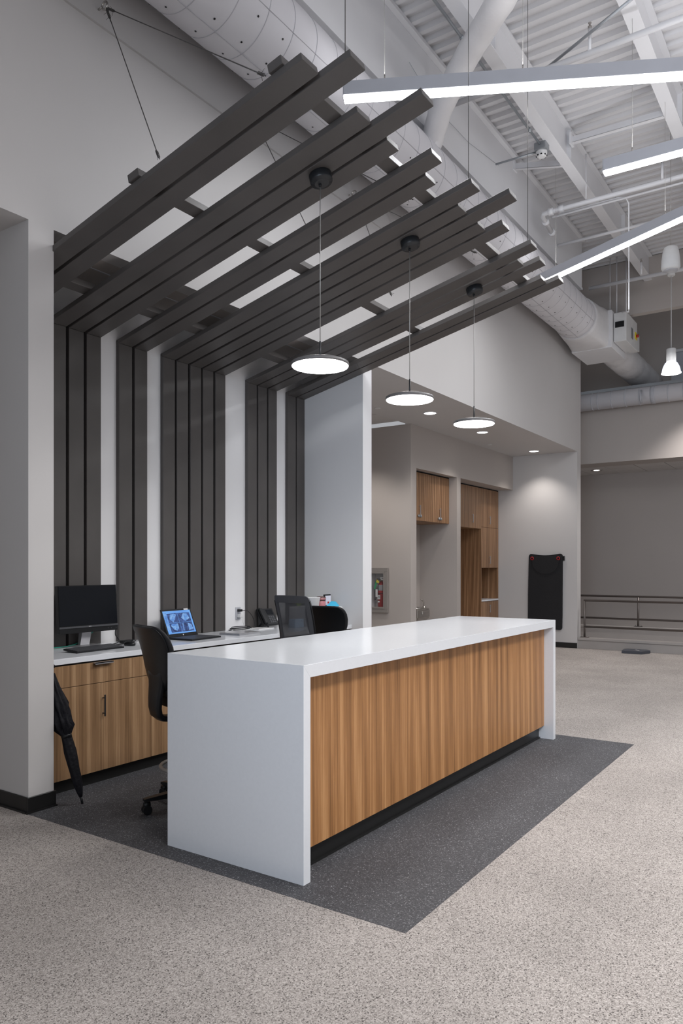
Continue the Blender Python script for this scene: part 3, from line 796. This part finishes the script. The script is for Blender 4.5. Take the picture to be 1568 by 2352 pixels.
        for s_ in (-1, 1):
            build('side_rail', MB().tube([(bx(z) + .9 * .208 ** 2 - .008, s_ * .209, z) for z in (.80, .9, 1.0, 1.1, 1.2, 1.262)], .0075, 8), BLK, t)
        build('lumbar_bar', MB().tube([(-.21, .20, .80), (-.235, 0, .79), (-.21, -.20, .80)], .014, 10), MESHB, t)
        build('back_bracket', MB().tube([(-.235, 0, .79), (-.25, 0, .70), (-.22, 0, .63), (-.05, 0, .62)], .025, 10), BLK, t)
        build('mechanism', MB().box(-.10, -.08, .60, .10, .08, .658, .01), BLK, t)
    return t
stool('drafting_stool', 'black drafting stool behind the near end of the white desk', (3.46, 3.50, .0015), math.atan2(-.28, .96))
stool('drafting_stool', 'grey mesh-back stool, middle seat behind the desk', (5.19, 3.80, .0015), R(-8), True)
stool('drafting_stool', 'black padded stool seen just right of the mesh-back stool', (5.92, 4.08, .0015), R(14))

# ================================================================== WORKTOP ITEMS
ZW = .9255
# all-in-one computer
t = thing('monitor', 'black all-in-one computer monitor at the left end of the worktop', 'monitor', (3.67, 4.93, ZW))
Mt = Matrix.Translation((3.692, 4.86, 1.042)) @ Matrix.Rotation(R(-4), 4, 'X')
m = MB(); m.box(-.27, 0, 0, .27, .035, .363, .003, Mt); build('casing', m, BLK, t)
m = MB(); m.box(-.264, -.0025, .058, .264, 0, .357, 0, Mt); build('screen', m, SCR, t)
m = MB(); m.box(-.27, -.006, .038, .27, 0, .052, .001, Mt); build('speaker_bar', m, MESHB, t)
m = MB(); m.box(-.012, -.0072, .042, .012, -.006, .048, 0, Mt); build('emblem', m, SILV, t)
m = MB(); m.box(.245, -.004, .018, .252, 0, .024, 0, Mt).box(.20, -.003, .018, .206, 0, .024, 0, Mt).box(.17, -.003, .018, .176, 0, .024, 0, Mt); build('button', m, MESHB, t)
build('stand_neck', MB().prism([(4.955, ZW + .01), (4.985, ZW + .01), (4.955, 1.16), (4.90, 1.16)], 3.675, 3.76, 'x'), SILV, t)
build('stand_base', box(3.61, 4.86, ZW, 3.83, 5.025, ZW + .010, .003), SILV, t)
# keyboard
def keyboard(t, M, w_, d_, rows=5, cols=15, kz=.004, base=.012):
    m = MB(); m.box(-w_ / 2, -d_ / 2, 0, w_ / 2, d_ / 2, base, .002, M); kb = build('key_deck', m, BLK, t)
    m = MB(); pw, pd = (w_ - .02) / cols, (d_ - .02) / rows
    for i in range(cols):
        for j in range(rows):
            x, y = -w_ / 2 + .01 + i * pw, -d_ / 2 + .01 + j * pd
            m.box(x + .001, y + .001, base, x + pw - .001, y + pd - .001, base + kz, 0, M)
    build('keys', m, MESHB, t, kind='stuff')
t = thing('keyboard', 'black keyboard lying in front of the monitor', 'keyboard', (3.585, 4.66, ZW))
keyboard(t, Matrix.Translation((3.585, 4.665, ZW)) @ Matrix.Rotation(R(3.5), 4, 'Z') @ Matrix.Rotation(R(5), 4, 'X') @ Matrix.Translation((0, 0, .006)), .445, .15, 6, 20)
# mouse
m = MB(); rings = []
for z, sc in ((0, .9), (.008, 1), (.02, .95), (.03, .75), (.036, .4)):
    rings.append([(3.945 + dx * sc, 4.70 + dy * sc - .006 * (1 - sc), ZW + z) for dx, dy in sel(.056, .031, 24, 2.4)])
mo = build('computer_mouse', m.loft(rings), BLK, None, 'black mouse to the right of the keyboard', 'mouse')
sub(mo, 'scroll_wheel', MB().cyl((3.942, 4.67, ZW + .028), (3.948, 4.67, ZW + .028), .009, 12), MESHB)
# cables
def cable(lab, pts, r, mat, name='cable'):
    P = [Vector(p) for p in pts]; out = []
    for i in range(len(P) - 1):
        p0 = P[max(i - 1, 0)]; p1 = P[i]; p2 = P[i + 1]; p3 = P[min(i + 2, len(P) - 1)]
        for k in range(6):
            s_ = k / 6; out.append(.5 * ((2 * p1) + (-p0 + p2) * s_ + (2 * p0 - 5 * p1 + 4 * p2 - p3) * s_ ** 2 + (-p0 + 3 * p1 - 3 * p2 + p3) * s_ ** 3))
    out.append(P[-1])
    return build(name, MB().tube(out, r, 8), mat, None, lab, 'cable')
cable('green network cable curling behind the monitor stand', [(3.20, 5.02, 1.0), (3.3, 4.99, .95), (3.5, 4.985, .932), (3.7, 5.01, .95), (3.86, 5.01, 1.05), (3.84, 5.0, 1.12)], .0035, TEALC)
cable('black cables hanging from the monitor back to the worktop', [(3.93, 4.905, 1.11), (3.97, 4.90, 1.07), (3.96, 4.89, 1.0), (3.99, 4.88, .95), (3.92, 4.86, .931), (3.78, 4.84, .931)], .004, BLK)
cable('black charger lead lying between mouse and near stool', [(3.72, 4.82, .931), (3.9, 4.80, .93), (4.08, 4.85, .931), (4.2, 4.93, .931)], .0045, BLK)
build('pen', MB().tube([(4.10, 4.80, .9305), (4.24, 4.84, .9305)], .0045, 8), WPL, None, 'white pen lying beside the mouse', 'pen')
# power brick
build('power_brick', box(4.02, 4.87, ZW, 4.13, 4.92, ZW + .022, .004), BLK, None, 'small black power brick behind the mouse', 'power adapter')
# open laptop
t = thing('open_laptop', 'open black laptop showing four blue camera views', 'laptop', (4.62, 4.68, ZW))
LZ = Matrix.Translation((4.65, 4.69, ZW)) @ Matrix.Rotation(R(5), 4, 'Z')
keyboard(t, LZ @ Matrix.Translation((0, 0, 0)), .385, .26, 6, 16, .002, .014)
LS = LZ @ Matrix.Translation((0, .128, .014)) @ Matrix.Rotation(R(-22), 4, 'X')
m = MB(); m.box(-.1925, 0, 0, .1925, .010, .255, .003, LS); build('lid', m, BLK, t)
m = MB(); m.box(-.177, -.001, .030, .177, 0, .238, 0, LS); scn = build('screen', m, SCR_BG, t)
def pane(x0, z0, x1, z1, mat, e=.0018, nm_='camera_view'):
    m = MB(); m.box(x0, -e, z0, x1, -e + .0007, z1, 0, LS); return build(nm_, m, mat, scn)
pane(-.135, .130, -.002, .215, SCR_CAM); pane(.002, .130, .155, .215, SCR_CAM); pane(-.135, .042, -.002, .127, SCR_CAM); pane(.002, .042, .155, .127, SCR_CAM)
pane(-.172, .06, -.140, .222, SCR_LT, nm_='side_list')
def tri(poly, mat, nm_='floor_view'):
    m = MB(); m.prism(poly, -.0026, -.0022, 'y', LS); build(nm_, m, mat, scn)
tri([(-.115, .16), (-.075, .133), (-.02, .200), (-.05, .212), (-.10, .205)], SCR_LT)
tri([(.035, .17), (.075, .135), (.14, .16), (.12, .205), (.07, .208)], SCR_LT)
tri([(-.12, .10), (-.10, .07), (-.06, .055), (-.03, .08), (-.03, .12), (-.11, .12)], SCR_LT)
tri([(.02, .05), (.03, .05), (.04, .12), (.03, .12)], SCR_LT); tri([(.09, .05), (.15, .06), (.14, .10), (.10, .12)], SCR_LT)
m = MB(); m.box(.10, -.0015, .239, .155, 0, .253, 0, LS); build('sticker', m, WPL, t)
m = MB(); m.lathe((0, 0, 0), [(.006, 0), (.006, -.001)], 14, 'y'); m.bm.transform(LS @ Matrix.Translation((0, 0, .015))); build('logo', m, WPL, t)
# closed silver laptop
t = thing('closed_laptop', 'closed silver laptop lying below the wall outlet', 'laptop', (5.21, 4.67, ZW))
Mt = Matrix.Translation((5.215, 4.68, ZW)) @ Matrix.Rotation(R(6), 4, 'Z')
m = MB(); m.box(-.165, -.115, 0, .165, .115, .010, .003, Mt); build('laptop_base', m, SILV, t)
m = MB(); m.box(-.164, -.114, .0105, .164, .115, .017, .002, Mt); build('lid', m, SILV, t)
# outlet
t = thing('wall_outlet', 'grey wall outlet on the white strip with two plugs', 'outlet', (5.615, 5.07, 1.02))
build('cover_plate', box(5.578, 5.062, 1.02, 5.652, 5.0695, 1.142, .002), GREYHOUS, t)
build('socket_face', MB().box(5.598, 5.060, 1.092, 5.632, 5.063, 1.128).box(5.598, 5.060, 1.034, 5.632, 5.063, 1.070), SILV, t)
build('plug', box(5.595, 5.02, 1.098, 5.635, 5.06, 1.122, .004), BLK, None, 'black plug in the upper socket of the outlet', 'plug')
build('plug', box(5.592, 5.015, 1.040, 5.638, 5.06, 1.072, .004), WPL, None, 'white charger plug in the lower socket of the outlet', 'plug')
cable('black lead arcing from the outlet down to the worktop', [(5.63, 5.018, 1.11), (5.67, 4.99, 1.105), (5.72, 4.97, 1.05), (5.74, 4.96, .98), (5.72, 4.95, .932)], .003, BLK)
cable('white lead dropping from the charger to the coiled cables', [(5.615, 5.012, 1.05), (5.60, 4.99, 1.0), (5.62, 4.97, .95), (5.68, 4.92, .932)], .0025, WPL)
pts = []
for k in range(26):
    a = k * .62; pts.append((5.49 + .17 * math.cos(a) * (1 - .012 * k), 4.92 + .05 * math.sin(a), ZW + .006 + .0012 * k))
cable('coiled black cables piled behind the silver laptop', pts, .004, BLK, 'coiled_cable')
pts = [(5.45 + .14 * math.cos(k * .7), 4.86 + .05 * math.sin(k * .7), ZW + .004 + .001 * k) for k in range(14)]
cable('white cable loop lying at the back of the silver laptop', pts, .003, WPL, 'coiled_cable')
build('papers', MB().box(5.62, 4.80, ZW, 5.86, 4.97, ZW + .008, .001), WPL, None, 'small stack of white papers beside the desk phone', 'paper')
# desk phone
t = thing('desk_phone', 'black desk phone tilted on its stand, left of the mesh stool', 'telephone', (5.86, 4.90, ZW))
Mt = Matrix.Translation((5.90, 4.88, ZW + .02)) @ Matrix.Rotation(R(-12), 4, 'Z') @ Matrix.Rotation(R(52), 4, 'X')
m = MB(); m.box(-.10, 0, 0, .10, .20, .025, .004, Mt); build('phone_body', m, BLK, t)
m = MB(); m.box(.0, .12, .0255, .08, .18, .027, 0, Mt); build('display', m, SCR, t)
m = MB(); m.box(-.092, .005, .026, -.045, .195, .048, .008, Mt); build('handset', m, BLK, t)
m = MB()
for i in range(3):
    for j in range(4): m.box(.0 + i * .026, .02 + j * .022, .025, .02 + i * .026, .036 + j * .022, .028, 0, Mt)
build('keypad', m, MESHB, t)
build('phone_stand', MB().tube([(5.84, 4.86, ZW + .01), (5.93, 5.0, ZW + .16)], .009, 8).tube([(5.84, 4.99, ZW + .01), (5.93, 4.94, ZW + .1)], .008, 8), BLK, t)
# things seen through the mesh back
build('card_box', box(6.02, 4.66, ZW, 6.17, 4.74, ZW + .085, .003), PALEB, None, 'pale blue box seen through the mesh stool back', 'box')
build('green_card', MB().prism([(6.47, 1.20), (6.47, 1.15), (6.53, 1.13), (6.54, 1.05), (6.575, 1.05), (6.585, 1.13), (6.66, 1.15), (6.66, 1.20)], 5.022, 5.0295, 'y'), LIME, None, 'lime green tag on the wall slat behind the mesh stool', 'tag')
# printer and items
t = thing('printer', 'white desktop printer at the right end of the worktop', 'printer', (6.42, 4.66, ZW))
m = MB(); m.prism([(4.46, ZW + .06), (4.50, ZW), (4.90, ZW), (4.90, ZW + .20), (4.46, ZW + .20)], 6.22, 6.605, 'x')
bmesh.ops.bevel(m.bm, geom=m.bm.edges[:], offset=.012, segments=3, affect='EDGES')
pr_ = build('printer_body', m, WPL, t)
build('paper_slot', box(6.27, 4.455, ZW + .085, 6.55, 4.475, ZW + .10), BLK, t)
build('paper_tray', box(6.28, 4.43, ZW + .002, 6.54, 4.52, ZW + .03, .004), WPL, t)
ZP = ZW + .2005
build('white_tub', MB().lathe((6.27, 4.62, ZP), [(.062, 0), (.078, .095), (.082, .10), (.08, .104), (.074, .10), (.06, .01)], 28), WPL, None, 'white tub on the printer, behind the mesh stool', 'tub')
t = thing('candle_jar', 'pink glass jar with dark lid on the printer', 'jar', (6.41, 4.62, ZP))
build('glass_body', MB().lathe((6.41, 4.62, ZP), [(.05, 0), (.054, .006), (.054, .055), (.048, .062)], 24), PINK, t)
build('lid', MB().lathe((6.41, 4.62, ZP), [(.05, .062), (.056, .066), (.056, .098), (.03, .108)], 24), BROWN, t)
build('lid_label', MB().lathe((6.41, 4.62, ZP), [(.057, .075), (.057, .088)], 24), PINK, t)
t = thing('framed_sign', 'small white sign in a black frame on the printer', 'sign', (6.53, 4.60, ZP))
build('frame', box(6.472, 4.615, ZP, 6.59, 4.63, ZP + .125, .002), BLK, t)
sg = build('sign_card', box(6.488, 4.612, ZP + .012, 6.588, 4.6155, ZP + .112), plain('sign_white', (.75, .75, .85), .5), t)
build('red_mark', box(6.525, 4.611, ZP + .028, 6.555, 4.6125, ZP + .048), REDR, sg)
build('blue_mark', box(6.525, 4.611, ZP + .008, 6.550, 4.6125, ZP + .018), CYAN, sg)
m = MB(); b = bmesh.new()
vs = [b.verts.new(p) for p in ((6.40, 4.55, ZP + .001), (6.50, 4.47, ZP + .001), (6.59, 4.50, ZP + .004), (6.60, 4.60, ZP + .006), (6.52, 4.56, ZP + .055), (6.56, 4.53, ZP + .05))]
for f in ((0, 1, 4), (1, 2, 5, 4), (2, 3, 5), (3, 0, 4, 5), (3, 2, 1, 0)): b.faces.new([vs[i] for i in f])
m.add(b); build('folded_cloth', m, CYAN, None, 'bright cyan folded sheet on the right of the printer', 'cloth')

# ================================================================== UMBRELLA
t = thing('umbrella', 'closed black umbrella leaning against the left cabinet', 'umbrella', (3.084, 4.135, 0))
tip = Vector((3.084, 4.135, .003)); top = Vector((3.008, 4.352, .84)); ax_ = (top - tip).normalized()
u = ax_.orthogonal().normalized(); v = ax_.cross(u)
rings = []
prof = [(.045, .011, 0), (.07, .017, .1), (.12, .027, .12), (.19, .031, .15), (.28, .035, .18), (.35, .036, .2), (.42, .033, .15), (.455, .031, .1), (.475, .040, .35), (.51, .050, .5), (.55, .053, .5), (.60, .047, .4), (.66, .046, .45), (.74, .034, .4), (.80, .027, .35), (.87, .018, .2)]
for h, r_, fl_ in prof:
    ring = []
    for k in range(48):
        a = 2 * PI * k / 48
        q = r_ * (1 + fl_ * .5 * math.sin(8 * a + h * 14) + fl_ * .9 * noise.noise(Vector((math.cos(a) * 2.2, math.sin(a) * 2.2, h * 22))))
        ring.append(tip + ax_ * h + (u * math.cos(a) + v * math.sin(a)) * q)
    rings.append(ring)
build('canopy_cloth', MB().loft(rings), UMB, t)
build('tip_ferrule', MB().tube([tip, tip + ax_ * .05], .006, 10, rr=[.0075, .010]), BLK, t)
build('tie_strap', MB().tube([tip + ax_ * .44, tip + ax_ * .465], .034, 24), BLK, t)
build('shaft', MB().tube([tip + ax_ * .1, tip + ax_ * .84], .005, 8), BLK, t)
build('handle', MB().tube([tip + ax_ * .82, tip + ax_ * .90, tip + ax_ * .94 + Vector((.0, -.02, 0)), tip + ax_ * .92 + Vector((0, -.045, 0))], .011, 12), BLK, t)

# ================================================================== RIGHT ALCOVE
# cabinet in niche 1
def bar_handle(par, x, y, z0, z1):
    build('handle', MB().box(x - .006, y - .03, z0, x + .006, y - .022, z1, .001).box(x - .005, y - .024, z0 + .01, x + .005, y, z0 + .02).box(x - .005, y - .024, z1 - .02, x + .005, y, z1 - .01), SILV, par)
def childlock(par, x, y, z):
    for dx in (-.035, .035): build('lock_knob', MB().lathe((x + dx, y, z), [(.022, 0), (.022, -.02), (.012, -.028)], 14, 'y'), GALV, par)
t = thing('wall_cabinet', 'walnut two-door wall cabinet above the drinking fountain', 'cabinet', (10.93, 5.9, 2.28))
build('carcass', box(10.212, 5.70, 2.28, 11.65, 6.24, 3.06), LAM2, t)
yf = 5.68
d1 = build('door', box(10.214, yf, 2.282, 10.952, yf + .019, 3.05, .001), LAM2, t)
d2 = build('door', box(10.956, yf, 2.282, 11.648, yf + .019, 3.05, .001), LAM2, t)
bar_handle(d1, 10.57, yf, 2.37, 2.53); bar_handle(d2, 11.28, yf, 2.36, 2.52)
childlock(d1, 10.57, yf, 2.355); childlock(d2, 11.28, yf, 2.345)
build('dark_gap', box(10.214, yf + .003, 3.052, 11.648, yf + .02, 3.068), BACKING, t)
# tall unit in niche 2
t = thing('tall_cabinet', 'tall walnut cabinet wall with open bay in the right alcove', 'cabinet', (13.0, 6.0, 0))
yf = 5.84
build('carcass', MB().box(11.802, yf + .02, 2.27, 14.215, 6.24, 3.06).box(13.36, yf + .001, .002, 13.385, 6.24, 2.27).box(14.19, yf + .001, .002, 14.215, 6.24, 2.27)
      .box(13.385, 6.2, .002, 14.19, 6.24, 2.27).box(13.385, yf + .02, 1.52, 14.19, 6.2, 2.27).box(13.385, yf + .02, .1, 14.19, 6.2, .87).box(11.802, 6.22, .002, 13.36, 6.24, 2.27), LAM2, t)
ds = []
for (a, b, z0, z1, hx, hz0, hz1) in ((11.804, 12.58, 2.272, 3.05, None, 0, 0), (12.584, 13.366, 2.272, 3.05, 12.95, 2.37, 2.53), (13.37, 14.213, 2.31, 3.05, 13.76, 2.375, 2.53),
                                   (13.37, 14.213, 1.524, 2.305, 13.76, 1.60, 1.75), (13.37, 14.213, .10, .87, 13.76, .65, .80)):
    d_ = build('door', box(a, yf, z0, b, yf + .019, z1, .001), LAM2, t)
    if hx: bar_handle(d_, hx, yf, hz0, hz1)
build('dark_gap', box(11.804, yf + .003, 3.052, 14.21, yf + .02, 3.068), BACKING, t)
build('inset_counter', box(13.386, yf - .01, .875, 14.19, 6.19, .905, .002), QUARTZ, t)
# drinking fountain
t = thing('drinking_fountain', 'stainless drinking fountain in the alcove under the wall cabinet', 'drinking fountain', (10.93, 6.0, .6))
m = MB(); m.prism([(5.78, .70), (5.78, .845), (5.80, .86), (6.249, .86), (6.249, .58), (5.95, .58)], 10.72, 11.14, 'x')
bmesh.ops.bevel(m.bm, geom=m.bm.edges[:], offset=.018, segments=3, affect='EDGES')
bd = build('basin_body', m, STEEL, t)
build('bowl_rim', MB().torus((10.93, 5.96, .862), .15, .010, 0, 'z', 36, 8), STEEL, t)
build('push_bar', box(10.85, 5.765, .76, 11.06, 5.785, .815, .008), STEEL, t)
m = MB(); m.lathe((11.08, 5.86, .86), [(.035, 0), (.035, .02), (.02, .03)], 16)
m.tube([(11.08, 5.86, .885), (11.085, 5.87, .94), (11.06, 5.875, .985), (11.01, 5.88, 1.0)], .010, 10); build('bubbler', m, STEEL, t)
build('back_plate', box(10.72, 6.235, .58, 11.14, 6.249, 1.05), STEEL, t)
# extinguisher cabinet on the corridor wall
t = thing('extinguisher_cabinet', 'recessed grey-framed fire extinguisher cabinet beside the pillar', 'cabinet', (10.0, 6.1, .83))
xa = 10.028
m = MB()
y0, y1, z0, z1 = 5.925, 6.30, .828, 1.527
for (a, b, c_, d_) in ((y0, y1, z0, z0 + .06), (y0, y1, z1 - .06, z1), (y0, y0 + .055, z0 + .06, z1 - .06), (y1 - .055, y1, z0 + .06, z1 - .06)):
    m.box(xa - .03, a, c_, xa, b, d_, .003)
build('cabinet_frame', m, BRONZE, t)
m = MB()
for (a, b, c_, d_) in ((y0 + .055, y1 - .055, z0 + .06, z0 + .09), (y0 + .055, y1 - .055, z1 - .09, z1 - .06), (y0 + .055, y0 + .08, z0 + .09, z1 - .09), (y1 - .08, y1 - .055, z0 + .09, z1 - .09)):
    m.box(xa - .036, a, c_, xa - .01, b, d_, .002)
dr = build('door_frame', m, BRONZE, t)
m = MB(); m.box(10.16, 5.978, .886, 10.168, 6.247, 1.469).box(10.03, 5.977, .886, 10.16, 5.982, 1.469).box(10.03, 6.243, .886, 10.16, 6.248, 1.469).box(10.03, 5.982, .885, 10.16, 6.243, .890).box(10.03, 5.982, 1.465, 10.16, 6.243, 1.470)
build('cabinet_tub', m, WPL, t)
build('glass_pane', box(xa - .020, y0 + .08, z0 + .09, xa - .018, y1 - .08, z1 - .09), GLASS, dr)
t = thing('fire_extinguisher', 'red fire extinguisher with green and yellow tags inside the framed cabinet', 'fire extinguisher', (xa - .01, 6.06, .92))
ex, ey = 10.095, 6.095
# tank seen behind the glass: slightly flattened so that it fits the shallow box
m = MB(); m.lathe((0, 0, 0), [(.055, -.029), (.062, -.02), (.062, .30), (.056, .345), (.03, .385), (.016, .395), (.016, .42)], 28)
m.bm.transform(Matrix.Translation((ex, ey, .920)) @ Matrix.Diagonal((.86, .95, 1, 1))); build('tank', m, REDM, t)
build('gauge_label', MB().lathe((0, 0, 0), [(.0632, 1.17), (.0632, 1.26)], 28, cap=False), SILV, t, 'silver printed label band').location = (0, 0, 0)
gl = bpy.data.objects['gauge_label']; gl.data.transform(Matrix.Translation(Vector((ex, ey, 0)) ) @ Matrix.Diagonal((.86, .95, 1, 1)) @ Matrix.Translation(Vector(ORG[gl.name])) ); gl.data.transform(Matrix.Translation(-Vector(ORG[gl.name])))
xf = ex - .058
build('valve_handle', MB().box(ex - .02, ey - .06, 1.335, ex + .01, ey + .02, 1.35).box(ex - .02, ey - .065, 1.365, ex + .01, ey + .015, 1.378).box(ex - .015, ey - .012, 1.31, ex + .015, ey + .012, 1.37), STEEL, t)
m = MB(); m.tube([(ex - .02, ey + .01, 1.345), (ex - .03, ey + .05, 1.355), (ex - .045, ey + .085, 1.30), (ex - .05, ey + .09, 1.15), (ex - .05, ey + .085, 1.02)], .008, 10); build('hose', m, BLK, t)
build('green_tag', MB().prism([(ey + .035, 1.30), (ey + .06, 1.33), (ey + .10, 1.20), (ey + .07, 1.19)], xf - .012, xf - .011, 'x'), GREEN, t)
build('yellow_tag', MB().prism([(ey - .005, 1.31), (ey + .005, 1.285), (ey + .055, 1.30), (ey + .04, 1.35)], xf - .014, xf - .013, 'x'), YELL, t)
build('inspection_tag', box(xf - .008, ey + .03, 1.07, xf - .007, ey + .07, 1.19), WPL, t)
rl = build('round_label', box(xf - .0035, ey - .015, 1.035, xf - .0025, ey + .035, 1.10), WPL, t)
build('round_mark', MB().torus((xf - .0038, ey + .01, 1.068), .012, .0025, 0, 'x', 16, 6), BLK, rl)
build('price_label', box(xf - .0035, ey - .005, .985, xf - .0025, ey + .03, 1.01), WPL, t)
build('strap', MB().torus((0, 0, 1.13), .0635, .004, 0, 'z', 28, 6), BLK, t).data.transform(Matrix.Translation(Vector((ex, ey, 0))))
# downlights in soffit
for x, y, r_, lab in ((9.50, 4.93, .085, 'recessed soffit downlight nearest the pillar'), (11.334, 4.93, .085, 'middle recessed soffit downlight behind the far pendant'), (13.735, 4.93, .085, 'recessed soffit downlight nearest the hanging mat')):
    t = thing('downlight', lab, 'downlight', (x, y, ZS), 'recessed downlights in the soffit')
    build('trim_ring', MB().torus((x, y, ZS - .001), r_ + .008, .006, 0, 'z', 32, 6), GREYHOUS, t)
    build('lens', MB().lathe((x, y, ZS - .003), [(r_, 0), (r_, .004)], 32), DOWN, t)
    spot((x, y, ZS - .02), 66, 105, .7, (1, .93, .87), .07)
for x, y, lab in ((8.79, 5.37, 'flat white sprinkler cover in the soffit near the corridor'), (12.54, 5.32, 'flat white sprinkler cover in the soffit near the tall cabinet')):
    sc_ = build('sprinkler_cover', MB().lathe((x, y, ZS - .008), [(.035, 0), (.042, .003), (.042, .008)], 20), WPL, None, lab, 'sprinkler')
spot((9.15, 6.3, ZS), 85, 110, .7, (1, .94, .88), .07)      # corridor downlight behind the pillar
# hanging mat
t = thing('exercise_mat', 'black foam exercise mat hanging on the end wall by two red grommets', 'exercise mat', (14.18, 4.85, .33))
def matshape(y0, y1, zt, zb, dx, sag):
    pts = []
    n = 14
    for k in range(n + 1):      # top edge with slight sag between the grommets
        f = k / n; y = y0 + (y1 - y0) * f
        pts.append((y, zt - sag * math.sin(PI * f)))
    return pts
yl, yr = 5.19, 4.53
poly = []
for k in range(7): a = PI / 2 * k / 6; poly.append((yl - .05 + .05 * math.cos(a), 1.745 + .05 * math.sin(a)))
for k in range(1, 10): f = k / 10; poly.append((yl - .05 + (yr - yl + .10) * f, 1.795 - .03 * math.sin(PI * f)))
for k in range(7): a = PI / 2 + PI / 2 * k / 6; poly.append((yr + .05 + .05 * math.cos(a), 1.745 + .05 * math.sin(a)))
poly += [(yr, 1.4), (yr + .005, .60)]
for k in range(7): a = PI + PI / 2 * k / 6; poly.append((yr + .06 + .05 * math.cos(a), .38 + .05 * math.sin(a)))
poly += [(yl + .0, .40), (yl + .02, .46), (yl + .015, 1.0)]
m = MB(); m.prism(poly, 14.165, 14.20, 'x'); bmesh.ops.bevel(m.bm, geom=[e for e in m.bm.edges if abs(e.verts[0].co.x - e.verts[1].co.x) < 1e-5 and e.verts[0].co.x < 14.17], offset=.006, segments=2, affect='EDGES')
build('mat_sheet', m, MATF, t)
fp = [(5.165, 1.76), (4.555, 1.76)]
for k in range(13): a = PI * k / 12; fp.append((4.86 - .27 * math.cos(a), 1.66 - .26 * math.sin(a)))
m = MB(); m.prism(fp, 14.155, 14.166, 'x'); build('folded_flap', m, MATF, t)
for y in (5.12, 4.605): build('grommet', MB().torus((14.158, y, 1.705), .026, .010, 0, 'x', 24, 8), REDR, t)
for y in (5.12, 4.605): build('wall_peg', MB().cyl((14.125, y, 1.705), (14.213, y, 1.705), .012, 12), BLK, t)
build('wall_bracket', MB().box(14.17, 4.495, 1.66, 14.213, 4.53, 1.75, .003), BLK, t)
# slab on the floor
t = thing('floor_slab', 'flat dark slate pad lying on the floor against the low curb', 'pad', (14.05, 3.2, 0))
build('pad_body', MB().prism([(13.84, 3.36), (13.84, 3.02), (14.10, 2.93), (14.22, 3.0), (14.22, 3.34), (14.14, 3.39)], .004, .05, 'z'), SLATE, t)
build('pad_mark', MB().prism([(13.98, 3.10), (14.00, 3.09), (14.12, 3.18), (14.10, 3.19)], .050, .0506, 'z'), WPL, t)
# far recessed lights and vent
t = thing('far_downlight', 'small round downlight in the far tiled ceiling', 'downlight', (17.2, 4.75, 3.72))
build('trim_ring', MB().torus((17.2, 4.72, 3.722), .12, .012, 0, 'z', 28, 6), STEEL, t)
build('lens', MB().lathe((17.2, 4.72, 3.718), [(.06, 0), (.06, .004)], 20), DOWN, t)
t = thing('ceiling_vent', 'square grey air vent in the far tiled ceiling', 'vent', (17.35, 2.3, 3.72))
build('vent_frame', box(17.14, 1.97, 3.716, 17.57, 2.54, 3.728), BRONZE, t)
for k in range(6): build('louvre', box(17.17 + k * .065, 2.0, 3.708, 17.20 + k * .065, 2.51, 3.716), GRAPH, t)
